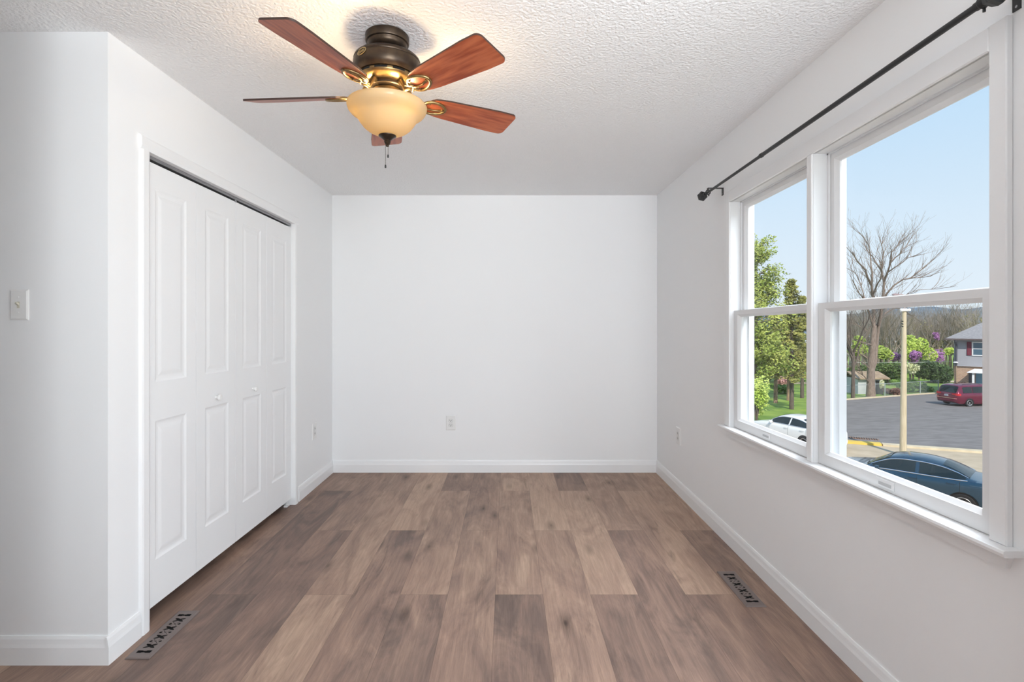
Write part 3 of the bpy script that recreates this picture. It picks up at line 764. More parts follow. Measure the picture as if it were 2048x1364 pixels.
def leaves(mb, c, rad, count, size, rg, shell=.5):
    for i in range(count):
        while True:
            v = Vector((rg.uniform(-1, 1), rg.uniform(-1, 1), rg.uniform(-1, 1)))
            if .05 < v.length <= 1: break
        v = v.normalized() * (v.length ** shell)
        p = Vector(c) + Vector((v.x * rad[0], v.y * rad[1], v.z * rad[2]))
        a = Vector((rg.uniform(-1, 1), rg.uniform(-1, 1), rg.uniform(-.6, .6))).normalized(); b = a.orthogonal().normalized()
        b = (b + a.cross(b) * rg.uniform(-1, 1)).normalized()
        s = size * rg.uniform(.6, 1.3)
        mb.add([p - a * s, p - b * s * .55, p + a * s, p + b * s * .55], [(0, 1, 2, 3)])
def leafmat(name, c1, c2, scale=.9):
    m = mat(name, c1, .75, noise=(c2, scale, 4)); return m

# ---- big bare tree behind the lot: limbs traced as a real 3D skeleton about its own trunk
TY = 48.3
def big_bare_tree():
    rg = random.Random(11)
    bx, by = at(1741, 795, TY).x, TY
    t = thing('bare_tree', 'tall bare spreading tree with pale grey trunk behind the parking lot fence', 'tree', gpt(bx, by))
    base = gh(by)
    def pts(seq, w):
        """seq: (u, v, depth offset)"""
        return [at(u, v, TY + d) for u, v, d in seq], w
    tr_ = MB()
    a = [at(1741.6, 797, TY), at(1741.4, 770, TY), at(1742, 738, TY), at(1745, 700, TY), at(1747, 672, TY), at(1748, 655, TY)]
    tr_.tube(a, [.42, .34, .32, .27, .24, .22], 12)
    b = [at(1743, 745, TY), at(1750, 725, TY + .3), at(1753, 690, TY + .5), at(1757, 655, TY + .4)]
    tr_.tube(b, [.2, .17, .14, .12], 10)
    tr_.build('trunk', M['bark'], t, smooth=True)
    limbs = [
        ([(1748, 657, 0), (1747, 625, .2), (1746, 595, .4), (1743, 571, .2), (1735, 555, -.4), (1731, 540, -.8), (1715, 523, -1.4), (1705, 505, -1.8)], .15),
        ([(1743, 571, .2), (1745, 548, .6), (1742, 532, .9), (1741, 510, 1.1), (1737, 490, 1.0), (1727, 474, .8)], .09),
        ([(1746, 590, .4), (1755, 568, -.8), (1762, 556, -1.4), (1764, 540, -1.8), (1758, 520, -2)], .08),
        ([(1757, 655, .4), (1763, 622, .2), (1766, 593, .2), (1768, 565, .3), (1763, 542, .9), (1750, 522, 1.4), (1745, 513, 1.7), (1733, 500, 2.0)], .14),
        ([(1763, 542, .9), (1764, 520, .6), (1767, 506, .5), (1763, 490, .3), (1766, 474, .2)], .07),
        ([(1768, 563, .3), (1775, 545, -.3), (1782, 523, -.8), (1783, 505, -1.1), (1795, 491, -1.4), (1803, 481, -1.6)], .10),
        ([(1782, 523, -.8), (1792, 514, -1), (1800, 508, -1.3), (1806, 498, -1.5), (1821, 489, -1.8)], .06),
        ([(1775, 545, -.3), (1788, 536, -.9), (1806, 524, -1.3), (1815, 516, -1.6), (1842, 508, -2.0)], .065),
        ([(1757, 650, .3), (1762, 620, -.6), (1768, 594, -1), (1778, 582, -1.3), (1789, 570, -1.5), (1806, 559, -1.8), (1820, 557, -2), (1842, 540, -2.3), (1854, 531, -2.5)], .12),
        ([(1806, 559, -1.8), (1825, 556, -2), (1840, 555, -2.3), (1861, 553, -2.5)], .05),
        ([(1768, 600, -1), (1785, 596, -1), (1810, 590, -1.4), (1835, 580, -2), (1875, 578, -2.2)], .055),
        ([(1748, 657, 0), (1738, 625, -.5), (1730, 600, -.9), (1717, 585, -1.6), (1705, 560, -2.1)], .10),
        ([(1730, 600, -.9), (1722, 570, -.4), (1712, 548, .1), (1700, 535, .6)], .06),
        ([(1748, 660, 0), (1758, 640, 1), (1772, 625, 1.8), (1790, 616, 2.4), (1808, 618, 2.8), (1818, 630, 3)], .09),
        ([(1745, 690, 0), (1727, 686, -.6), (1708, 678, -1), (1702, 670, -1.2)], .07),
        ([(1742, 722, 0), (1728, 712, .4), (1711, 702, .6), (1697, 697, .8)], .08),
        ([(1741, 740, 0), (1730, 728, -.4), (1716, 720, -.8), (1697, 716, -1.2)], .07),
        ([(1741, 768, 0), (1728, 752, -.5), (1712, 742, -.9), (1697, 733, -1.2)], .06),
        ([(1737, 665, 0), (1722, 655, .5), (1705, 645, .8)], .05)]
    for seq, w_ in limbs:
        mb = MB(); P = [at(u, v, TY + d) for u, v, d in seq]; n = len(P)
        mb.tube(P, [w_ * (1 - .72 * i / (n - 1)) for i in range(n)], 6, cap=False)
        for i in range(1, n):
            for q in range(2 if i < n - 1 else 3):
                d = (P[i] - P[i - 1]).normalized() + Vector((rg.uniform(-.8, .8), rg.uniform(-.8, .8), rg.uniform(-.1, .7)))
                grow(mb, P[i - 1].lerp(P[i], rg.random()), d, rg.uniform(.9, 1.7), .026, 2, rg, .6, 3, .1, (2, 3), .009)
        mb.build('branch', M['bark'], t)
    return t
big_bare_tree()

def bare_tree(name, label, x, y, h, seed, m, group=None, depth=5, r=.16, spread=.5):
    rg = random.Random(seed)
    t = thing(name, label, 'tree', gpt(x, y), 0, group)
    tk_ = MB(); hh = h * .34
    P = [Vector((0, 0, -.2)), Vector((rg.uniform(-.1, .1), 0, hh * .5)), Vector((rg.uniform(-.25, .25), rg.uniform(-.2, .2), hh))]
    tk_.tube(P, [r * 1.2, r, r * .8], 7); tk_.build('trunk', m, t, world=False)
    br = MB()
    for k in range(5):
        an = 2 * pi * k / 5 + rg.uniform(-.4, .4)
        grow(br, P[1].lerp(P[2], .3 + .7 * k / 4), (cos(an) * .55, sin(an) * .55, 1), h * .26, r * .55, depth - 2, rg, spread, 4, .35, (3, 4), .014)
    br.build('branches', m, t, world=False)
    return t
bare_tree('bare_tree', 'thin dark bare tree at the left edge of the near window', at(1706, 780, 47).x, 47, 12.5, 5, M['barkdark'], depth=5, r=.15, spread=.42)

# woods across the field: bare trees that only differ in place
protos = [bare_tree('woodland_tree', 'bare grey-brown tree in the woods beyond the parking lot', 60, 84, 10.6 + i * .5, 40 + i, M['twig'] if i % 2 else M['woodbark'], 'bare woodland trees', depth=5, r=.15, spread=.6) for i in range(3)]
rg = random.Random(3)
k = 0
for row, (Y, du) in enumerate(((80, 15), (90, 12), (101, 11))):
    u = 1684 + row * 5
    while u < 1972:
        x = (u - U0) / F * Y; yy = Y + rg.uniform(-3, 3)
        if k < 3: o = protos[k]
        else: o = copy_tree(protos[k % 3])
        o.location = gpt((u - U0) / F * yy, yy); o.rotation_euler = (0, 0, rg.uniform(0, 6.28))
        s_ = rg.uniform(.86, 1.12); o.scale = (s_ * 1.15, s_ * 1.15, s_)
        k += 1; u += du * rg.uniform(.75, 1.25)

# shrubs and flowering trees in front of the woods
def shrub(name, label, cat, u, vtop, vbot, wpx, Y, m, seed, count=1500, size=.13, stem=True, lumps=7, group=None):
    rg = random.Random(seed)
    x = (u - U0) / F * Y; zt = CAMZ + (V0 - vtop) / F * Y; zb = max(gh(Y), CAMZ + (V0 - vbot) / F * Y); wd = wpx / F * Y / 2
    t = thing(name, label, cat, gpt(x, Y), 0, group)
    mb = MB(); hc = (zt - zb) / 2; zc = (zt + zb) / 2 - gh(Y)
    for i in range(lumps):
        c = Vector((rg.uniform(-.6, .6) * wd, rg.uniform(-.5, .5) * wd, zc + rg.uniform(-.55, .5) * hc))
        leaves(mb, c, (wd * .5, wd * .5, hc * .5), count // lumps, size, rg, .4)
    mb.build('foliage', m, t, world=False)
    if stem:
        st_ = MB()
        for i in range(4):
            an = i * 1.6
            st_.tube([(0, 0, -.1), (cos(an) * wd * .2, sin(an) * wd * .2, zc * .6), (cos(an) * wd * .5, sin(an) * wd * .4, zc + hc * .4)], [.06, .045, .02], 5)
        st_.build('stems', M['barkdark'], t, world=False)
    return t
G = {'lime': leafmat('leaf_lime', lin(160, 184, 66), lin(198, 212, 104)), 'lime2': leafmat('leaf_spring', lin(140, 164, 62), lin(176, 190, 92)),
     'purple': leafmat('redbud_blossom', lin(150, 96, 150), lin(186, 130, 186)), 'pine': leafmat('leaf_cedar', lin(46, 66, 34), lin(78, 100, 50)),
     'pine2': leafmat('leaf_cedar_light', lin(66, 90, 44), lin(100, 122, 58)), 'white': leafmat('blossom_cream', lin(224, 222, 190), lin(196, 200, 140)),
     'rust': leafmat('leaf_rust', lin(112, 84, 72), lin(142, 108, 92)), 'green': leafmat('leaf_green', lin(84, 120, 44), lin(126, 156, 66)),
     'maple': leafmat('leaf_maple', lin(112, 134, 48), lin(190, 196, 104), .8), 'maple2': leafmat('leaf_fresh', lin(168, 192, 78), lin(214, 222, 132), .8),
     'larch': leafmat('needle_olive', lin(104, 108, 52), lin(164, 162, 84), .9)}
shrub('lime_tree', 'round lime-green tree in front of the woods right of the lamp pole', 'tree', 1838, 668, 732, 50, 70, G['lime'], 1, 2600, .16)
shrub('lime_shrub', 'lime-green shrub touching the right side of the lamp pole', 'shrub', 1820, 676, 722, 24, 69, G['lime'], 2, 1200, .15)
shrub('lime_shrub', 'lime-green shrub just right of the big bare trunk', 'shrub', 1766, 684, 722, 38, 66, G['lime2'], 3, 1700, .15)
shrub('lime_shrub', 'lime-green shrub seen left of the big bare trunk', 'shrub', 1716, 668, 716, 36, 66, G['lime2'], 4, 1500, .15)
shrub('lime_shrub', 'small lime-green shrub beside the corner of the siding house', 'shrub', 1897, 694, 712, 26, 76, G['lime'], 5, 900, .15)
G['olive'] = leafmat('leaf_bud_olive', lin(128, 124, 76), lin(160, 152, 98))
shrub('budding_tree', 'tall olive-green budding tree rising behind the roof of the siding house', 'tree', 1940, 618, 735, 62, 84, G['olive'], 41, 1500, .17, True, 12)
shrub('budding_tree', 'tall olive-green budding tree in the woods right of the round lime-green tree', 'tree', 1866, 632, 735, 40, 82, G['olive'], 42, 900, .17, True, 10)
shrub('budding_tree', 'tall olive-green budding tree in the woods above the right side of the lamp pole', 'tree', 1824, 630, 735, 30, 86, G['olive'], 43, 700, .17, True, 10)
shrub('redbud_tree', 'purple redbud in bloom left of the lamp pole', 'tree', 1792, 702, 726, 30, 72, G['purple'], 6, 900, .12)
shrub('redbud_tree', 'purple redbud in bloom under the round lime-green tree', 'tree', 1826, 700, 728, 24, 67, G['purple'], 7, 800, .12)
shrub('redbud_tree', 'purple redbud in bloom between the lime tree and the house', 'tree', 1872, 696, 728, 34, 74, G['purple'], 8, 1000, .12)
shrub('redbud_tree', 'small purple redbud topping the shrubs above the dark hedge', 'tree', 1873, 664, 680, 14, 78, G['purple'], 9, 400, .12)
shrub('cedar_hedge', 'dark evergreen hedge beyond the field next to the house', 'hedge', 1876, 718, 764, 76, 66, G['pine'], 10, 5200, .15, False, 14)
shrub('cedar_tree', 'dark evergreen shrub behind the shed roof', 'shrub', 1778, 722, 768, 44, 62, G['pine2'], 11, 2800, .15, True, 9)
shrub('cedar_tree', 'dark evergreen shrub at the left edge behind the bare trunks', 'shrub', 1712, 722, 772, 34, 60, G['pine2'], 12, 2000, .15, True, 8)
shrub('flowering_shrub', 'cream flowering shrub right of the lamp pole', 'shrub', 1823, 724, 752, 24, 60, G['white'], 13, 800, .11)
shrub('leafy_bush', 'bright green bush behind the fence right of the lamp pole', 'bush', 1834, 760, 789, 48, 53.5, G['green'], 14, 2200, .11)
shrub('leafy_bush', 'bright green bush between the shed and the lamp pole', 'bush', 1796, 755, 774, 30, 54, G['green'], 15, 1000, .11)
shrub('rusty_bush', 'rust-brown leafless bush behind the fence left of the lamp pole', 'bush', 1788, 774, 792, 36, 49.8, G['rust'], 16, 1300, .10)
shrub('flowering_shrub', 'white flowering shrub by the shed doorway', 'shrub', 1765, 760, 778, 12, 50.5, G['white'], 17, 500, .09)

# ---- trees in the far window
def conifer(name, label, u, vb, vt, wpx, seed, m, bark, tl=.28):
    rg = random.Random(seed)
    x, y = gat(u, vb); zb = gh(y); h = CAMZ + (V0 - vt) / F * y - zb; wd = wpx / F * y / 2
    t = thing(name, label, 'tree', (x, y, zb))
    MB().tube([(0, 0, -.2), (.03, 0, h * .4), (0, .02, h * .96)], [.17, .13, .02], 9).build('trunk', bark, t, world=False)
    fo = MB(); br = MB()
    for i in range(105):
        f = i / 104; z = h * (tl + (.98 - tl) * f); L = wd * (1 - f) ** .75 * rg.uniform(.65, 1.1) + .1; an = rg.uniform(0, 6.28)
        e = Vector((cos(an) * L, sin(an) * L, z - L * .12)); s0 = Vector((0, 0, z))
        br.tube([s0, s0.lerp(e, .5) + Vector((0, 0, .06)), e], [.03, .02, .008], 4, cap=False)
        for q in range(7):
            leaves(fo, s0.lerp(e, .25 + .75 * q / 6), (.30, .30, .13), 9, .10, rg, .5)
    br.build('branches', bark, t, world=False); fo.build('needles', m, t, world=False)
    return t
conifer('conifer_tree', 'olive-green conifer with grey trunk in the middle of the far window', 1583, 818.5, 556, 84, 21, G['larch'], M['barkdark'], .24)
conifer('conifer_tree', 'conifer with orange-patched lower trunk seen left of the grey trunk', 1551, 806, 612, 60, 22, G['larch'], M['barkpale'], .30)
conifer('conifer_tree', 'conifer with pale trunk standing just behind the grey-trunked conifer', 1577, 801, 620, 70, 23, G['larch'], M['barkpale'], .30)
conifer('conifer_tree', 'conifer at the right edge of the far window beside the mullion', 1604, 796, 590, 60, 24, G['larch'], M['barkdark'], .26)
def maple():
    rg = random.Random(31)
    Y = 37.0; x = (1506 - U0) / F * Y; g0 = gh(Y)
    t = thing('leafy_tree', 'tall yellow-green leafy tree at the left side of the far window', 'tree', (x, Y, g0))
    MB().tube([(0, 0, -.2), (.05, .1, 3.0), (.2, 0, 6.5), (.3, .1, 10.0)], [.26, .2, .14, .04], 10).build('trunk', M['bark'], t, world=False)
    br = MB(); fo = MB(); top = CAMZ + (V0 - 478) / F * Y - g0
    for i in range(84):
        f = i / 83; z = 3.0 + (top - 3.4) * f; an = rg.uniform(0, 6.28)
        L = rg.uniform(1.0, 2.3) * (1 - .55 * max(0, f - .45) / .55) + .2
        s0 = Vector((.2, 0, z - .6)); e = Vector((.2 + cos(an) * L, sin(an) * L, z + rg.uniform(-.1, .5)))
        br.tube([s0, s0.lerp(e, .5) + Vector((0, 0, .1)), e], [.05, .03, .01], 5, cap=False)
        for q in range(5):
            leaves(fo, s0.lerp(e, .35 + .65 * q / 4) + Vector((rg.uniform(-.2, .2),) * 3), (.52, .52, .38), 42, .098, rg, .6)
    br.build('branches', M['bark'], t, world=False); fo.build('foliage', G['maple'], t, world=False)
maple()
shrub('leafy_shrub', 'bright yellow-green leafy sapling low at the left side of the far window', 'shrub', 1513, 742, 834, 50, 34.0, G['maple2'], 33, 1700, .085, True, 10)
shrub('leafy_bush', 'sunlit green bush on the lawn beyond the conifer trunks', 'bush', 1566, 768, 792, 50, 52, G['green'], 34, 1500, .12, False)
shrub('pink_tree', 'pink blossoming tree far behind the conifer trunks', 'tree', 1570, 752, 776, 34, 60, leafmat('blossom_pink', lin(206, 150, 140), lin(226, 186, 176)), 35, 900, .12)
shrub('cedar_hedge', 'dark hedge far behind the conifers in the far window', 'hedge', 1560, 640, 780, 150, 66, G['pine2'], 36, 6000, .2, False, 16)

# ---- lamp pole
PY = 23.55
px_, py_ = (1806 - U0) / F * PY, PY
lp = thing('lamp_pole', 'tan wooden street lamp pole standing at the kerb behind the blue sedan', 'lamp pole', gpt(px_, py_))
pb, ptp = Vector(gpt(px_, py_, -.2)), at(1808.5, 622, PY)
MB().tube([pb, pb.lerp(ptp, .5), ptp], [.135, .115, .085], 18).build('pole', M['wood'], lp, smooth=True)
M['white'] = mat('white_enamel', (0.8, 0.8, 0.8, 1), .4)
a0 = at(1807, 621, PY - .1); cr_ = MB()
cr_.tube([a0 + Vector((-.12, 0, 0)), a0 + Vector((.30, 0, .03))], .05, 8)
for q in (-.10, .0, .12, .27): cr_.lathe([(.0, 0), (.045, 0), (.06, .03), (.045, .07), (.06, .09), (.03, .12), (0, .12)], (0, 0), 10).map(lambda v: v) if False else cr_.tube([a0 + Vector((q, 0, -.02)), a0 + Vector((q, 0, .05)), a0 + Vector((q, 0, .09))], [.05, .062, .03], 10)
cr_.build('cross_bracket', M['white'], lp)
ar = [at(1808, 626, PY), at(1811, 600, PY), at(1808, 590.5, PY), at(1803, 588.5, PY), at(1799, 589.5, PY)]
MB().tube(ar, .030, 8).build('lamp_arm', mat('lamp_arm_grey', lin(176, 160, 158), .5), lp, smooth=True)
hd_ = at(1792.5, 590, PY)
lh_ = MB()
lh_.loft([[tuple(hd_ + Vector((x, ry * cos(t), rz * sin(t) * (1 if sin(t) > 0 else .7)))) for t in [2 * pi * q / 14 for q in range(14)]] for x, ry, rz in ((.19, .03, .03), (.12, .06, .05), (0, .10, .075), (-.12, .09, .07), (-.17, .04, .03))], cap=True)
lho = lh_.build('lamp_head', mat('lamp_head_grey', lin(150, 128, 128), .5), lp, smooth=True)
ins = MB()
for q, du in ((0, 0), (1, 3), (2, 6)):
    c_ = at(1805.5, 643 + du * 1.7, PY - .12); ins.tube([c_, c_ + Vector((-.06, -.03, .02))], [.03, .025], 8)
ins.build('pole_step', M['black'], lp)

# overhead service line
wire = MB()
A_, B_ = at(1600, 719, 56), at(1908, 722, 52)
wire.tube([A_.lerp(B_, q / 12) + Vector((0, 0, -.25 * (1 - ((q - 6) / 6) ** 2))) for q in range(13)], .012, 5)
tag(wire.build('overhead_wire', M['white']), 'thin pale overhead wire running to the corner of the siding house', 'wire')

# ---- chain-link fence
fpts = [(26.3, 44.9), (29.6, 46.5), (34.2, 48.5), (36.2, 49.4), (41.6, 51.9), (44.5, 53.2)]
M['galv'] = mat('galvanised_wire', lin(168, 176, 178), .5, .3)
fe = thing('chain_link_fence', 'grey chain-link fence along the far edge of the parking lot', 'fence', gpt(35, 48.9))
for i in range(len(fpts)):
    MB().tube([gpt(*fpts[i], -.1), gpt(*fpts[i], 1.28)], .045, 8).build('post', M['galv'], fe)
ra = MB()
for a, b in zip(fpts[:-1], fpts[1:]): ra.tube([gpt(*a, 1.22), gpt(*b, 1.22)], .028, 6)
ra.build('top_rail', M['galv'], fe)
wm = MB()
for a, b in zip(fpts[:-1], fpts[1:]):
    a = Vector(a); b = Vector(b); Ln = (b - a).length; n = int(Ln / .16)
    for i in range(-7, n):
        for s in (1, -1):
            t0, t1 = i / n, (i + 7) / n
            z0, z1 = (0.05, 1.2) if s > 0 else (1.2, .05)
            f0, f1 = 0, 1
            if t0 < 0: f0 = -t0 / (t1 - t0)
            if t1 > 1: f1 = (1 - t0) / (t1 - t0)
            q0 = a.lerp(b, t0 + (t1 - t0) * f0); q1 = a.lerp(b, t0 + (t1 - t0) * f1)
            wm.tube([gpt(q0.x, q0.y, z0 + (z1 - z0) * f0), gpt(q1.x, q1.y, z0 + (z1 - z0) * f1)], .004, 3, cap=False)
wm.build('wire_mesh', M['galv'], fe)

# ---- shed
SY = 51.5
sx0, sx1 = at(1716, 0, SY).x, at(1766, 0, SY).x
sg = gh(SY)
sh = thing('garden_shed', 'low white-walled shed with brown roof behind the big bare tree', 'shed', ((sx0 + sx1) / 2, SY + 1.3, sg))
MB().box(sx0, sx1, SY, SY + 2.6, sg - .1, sg + 1.55).build('wall', mat('shed_wall', lin(178, 182, 186), .7, noise=(lin(196, 198, 200), 1.5, 3)), sh)
rf = MB().prism([(SY - .35, sg + 1.50), (SY + 1.3, sg + 2.05), (SY + 2.95, sg + 1.50), (SY + 2.95, sg + 1.60), (SY + 1.3, sg + 2.17), (SY - .35, sg + 1.62)], 'x', sx0 - .35, sx1 + .45)
rf.build('roof', mat('shed_roof', lin(146, 124, 100), .8, noise=(lin(172, 150, 122), 2, 4)), sh)
MB().box(sx1 - .75, sx1 - .1, SY - .03, SY + .03, sg, sg + 1.35).build('doorway', M['slot'], sh, label='dark slab standing in for the shade of an open doorway')  # solid dark box takes the place of the shaded opening

# ---- house
HY = 49.0
hx0 = at(1908.0, 0, HY).x; HS = 27.5
def hu(u): return hx0 + (u - 1908.0) / HS
hx1 = hx0 + 12.5; hg = gh(HY) - .1
ze = at(0, 679, HY).z; zb_ = at(0, 731.5, HY).z
M['siding'] = mat('grey_siding', lin(158, 158, 164), .6, noise=(lin(164, 164, 170), .4, 2))
M['roof'] = mat('grey_shingles', lin(128, 126, 128), .9, noise=(lin(150, 147, 148), 6, 6, (1, 1, 4)), bump=(8, .5, .03))
def brick():
    m = bpy.data.materials.new('tan_brick'); m.use_nodes = True; n = m.node_tree; p = n.nodes['Principled BSDF']; p.inputs['Roughness'].default_value = .85
    b = n.nodes.new('ShaderNodeTexBrick'); t = n.nodes.new('ShaderNodeTexCoord'); mp = n.nodes.new('ShaderNodeMapping')
    mp.inputs['Rotation'].default_value = (pi / 2, 0, 0)
    n.links.new(t.outputs['Object'], mp.inputs[0]); n.links.new(mp.outputs[0], b.inputs['Vector'])
    b.inputs['Color1'].default_value = lin(176, 140, 112); b.inputs['Color2'].default_value = lin(152, 112, 92); b.inputs['Mortar'].default_value = lin(190, 176, 156)
    b.inputs['Scale'].default_value = 1.0; b.inputs['Brick Width'].default_value = .22; b.inputs['Row Height'].default_value = .08; b.inputs['Mortar Size'].default_value = .012
    n.links.new(b.outputs[0], p.inputs['Base Color']); return m
hs = thing('siding_house', 'two-storey house of grey siding over tan brick beyond the maroon van', 'house', (hx0, HY, hg), R(-43))
MB().box(hx0, hx1, HY + .12, HY + 8.2, hg - .3, zb_).build('brick_wall', brick(), hs)
sd = MB(); n = 26; hh = (ze - zb_) / n
for i in range(n):                                       # lapped boards
    z = zb_ + i * hh
    sd.prism([(HY - .02, z), (HY + .06, z), (HY + .06, z + hh), (HY + .012, z + hh)], 'x', hx0, hx1)
sd.box(hx0, hx1, HY + .06, HY + 8.2, zb_, ze)
sd.build('siding', M['siding'], hs)
rf = MB(); ov = .62; zr_ = ze + 3.0
o_ = [(hx0 - ov, HY - ov), (hx1 + ov, HY - ov), (hx1 + ov, HY + 8.2 + ov), (hx0 - ov, HY + 8.2 + ov)]
rf.add([(x, y, ze - .02) for x, y in o_] + [(x, y, ze + .10) for x, y in o_] + [(hx0 + 4.3, HY + 4.1, zr_), (hx1 - 4.3, HY + 4.1, zr_)],
       [(3, 2, 1, 0), (0, 1, 5, 4), (1, 2, 6, 5), (2, 3, 7, 6), (3, 0, 4, 7), (4, 5, 9, 8), (5, 6, 9), (6, 7, 8, 9), (7, 4, 8)])
rf.build('roof', M['roof'], hs)
MB().box(hx0 - ov - .04, hx1 + ov, HY - ov - .06, HY - ov + .02, ze - .04, ze + .11).build('gutter', mat('gutter_brown', lin(96, 84, 84), .6), hs)
MB().tube([(hx0 + .1, HY - ov, ze - .02), (hx0 + .1, HY - ov + .05, ze - .18), (hx0 + .16, HY - .10, ze - .55), (hx0 + .16, HY - .10, zb_ + .05)], .085, 8).build('downspout', mat('downspout_dark', lin(70, 70, 80), .5), hs)
MB().tube([(hx0 + .16, HY + .02, zb_ + .05), (hx0 + .16, HY + .04, hg)], .05, 8).build('conduit', mat('conduit_tan', lin(150, 128, 106), .6), hs)
# window with shutter
wx0, wx1 = hu(1944.5), hu(1966); wz0, wz1 = at(0, 709, HY).z, at(0, 684, HY).z
wn_ = MB()
for a, b, c_, d in ((wx0 - .06, wx0 + .03, wz0, wz1), (wx1 - .03, wx1 + .06, wz0, wz1), (wx0 - .06, wx1 + .06, wz1 - .03, wz1 + .06), (wx0 - .06, wx1 + .06, wz0 - .06, wz0 + .03), (wx0, wx1, (wz0 + wz1) / 2 - .025, (wz0 + wz1) / 2 + .025)):
    wn_.box(a, b, HY - .07, HY + .02, c_, d)
wno = wn_.build('window', M['white'], hs)
MB().box(wx0, wx1, HY - .05, HY - .04, wz0, wz1).build('pane', mat('house_pane', lin(74, 100, 118), .08), wno)
shm = mat('shutter_maroon', lin(112, 30, 52), .55)
for a, b in ((hu(1933.2), hu(1941.8)), (wx1 + .12, wx1 + .54)):
    s_ = MB().box(a, b, HY - .07, HY - .02, wz0 - .03, wz1 + .05)
    for i in range(14): s_.prism([(HY - .075, wz0 + .05 + i * .085), (HY - .095, wz0 + .06 + i * .085), (HY - .075, wz0 + .12 + i * .085)], 'x', a + .05, b - .05)
    s_.build('shutter', shm, hs)
# awning, post, dark side panel, blue door
ax0, ax1 = hu(1934), hu(1990)
za, zb2 = at(0, 736, HY).z, at(0, 744.8, HY - 1.1).z
MB().add([(ax0 + .5, HY - .02, za + .02), (ax1, HY - .02, za + .02), (ax1, HY - 1.15, zb2 + .07), (ax0, HY - 1.15, zb2 + .07), (ax0 + .5, HY - .02, za - .04), (ax1, HY - .02, za - .04), (ax1, HY - 1.15, zb2), (ax0, HY - 1.15, zb2)],
         [(0, 1, 2, 3), (4, 7, 6, 5), (0, 3, 7, 4), (3, 2, 6, 7), (2, 1, 5, 6), (1, 0, 4, 5)]).build('awning', M['white'], hs)
x0_, x1_ = hu(1943.5), hu(1948)
MB().box(x0_, x1_, HY - 1.0, HY - .8, hg, zb2 + .03).build('porch_post', M['white'], hs)
x0_, x1_ = hu(1936.5), hu(1943)
MB().box(x0_, x1_, HY + .04, HY + .16, hg, zb2 + .1).build('side_panel', mat('dark_side_panel', lin(58, 60, 66), .4), hs)
x0_, x1_ = hu(1950), hu(1968)
MB().box(x0_, x1_, HY + .04, HY + .16, hg, zb2 + .05).build('front_door', mat('blue_door', lin(98, 142, 162), .5), hs)
lt = MB(); lc = Vector((hu(1911.5), HY - .25, at(0, 725, HY).z))
lt.lathe([(.0, lc.z + .10), (.12, lc.z + .10), (.20, lc.z), (.18, lc.z - .02), (0, lc.z - .02)], (lc.x, lc.y), 14).tube([(lc.x, lc.y, lc.z), (lc.x, HY + .1, lc.z)], .03, 6)
lt.build('corner_light', M['white'], hs)

# ------------------------------------------------------------------ vehicles
def hermite(pts):
    xs = [p[0] for p in pts]; ys_ = [p[1] for p in pts]; n = len(pts)
    sl_ = [(ys_[i + 1] - ys_[i]) / (xs[i + 1] - xs[i]) for i in range(n - 1)]
    mm = [sl_[0]] + [0 if sl_[i - 1] * sl_[i] <= 0 else 2 * sl_[i - 1] * sl_[i] / (sl_[i - 1] + sl_[i]) for i in range(1, n - 1)] + [sl_[-1]]
    def f(x):
        if x <= xs[0]: return ys_[0]
        if x >= xs[-1]: return ys_[-1]
        i = max(k for k in range(n - 1) if xs[k] <= x); h = xs[i + 1] - xs[i]; t = (x - xs[i]) / h
        return (2 * t**3 - 3 * t**2 + 1) * ys_[i] + (t**3 - 2 * t**2 + t) * h * mm[i] + (-2 * t**3 + 3 * t**2) * ys_[i + 1] + (t**3 - t**2) * h * mm[i + 1]
    return f
M['tyre'] = mat('tyre_rubber', (0.012, 0.012, 0.013, 1), .8)
M['alloy'] = mat('wheel_alloy', (0.72, 0.72, 0.73, 1), .28, .85)
M['carglass'] = mat('car_glass', (0.008, 0.016, 0.018, 1), .04, spec=.5)
M['chrome'] = mat('chrome_trim', (0.85, 0.85, 0.86, 1), .12, 1.0)
M['rubber'] = mat('black_trim', (0.01, 0.01, 0.011, 1), .5)

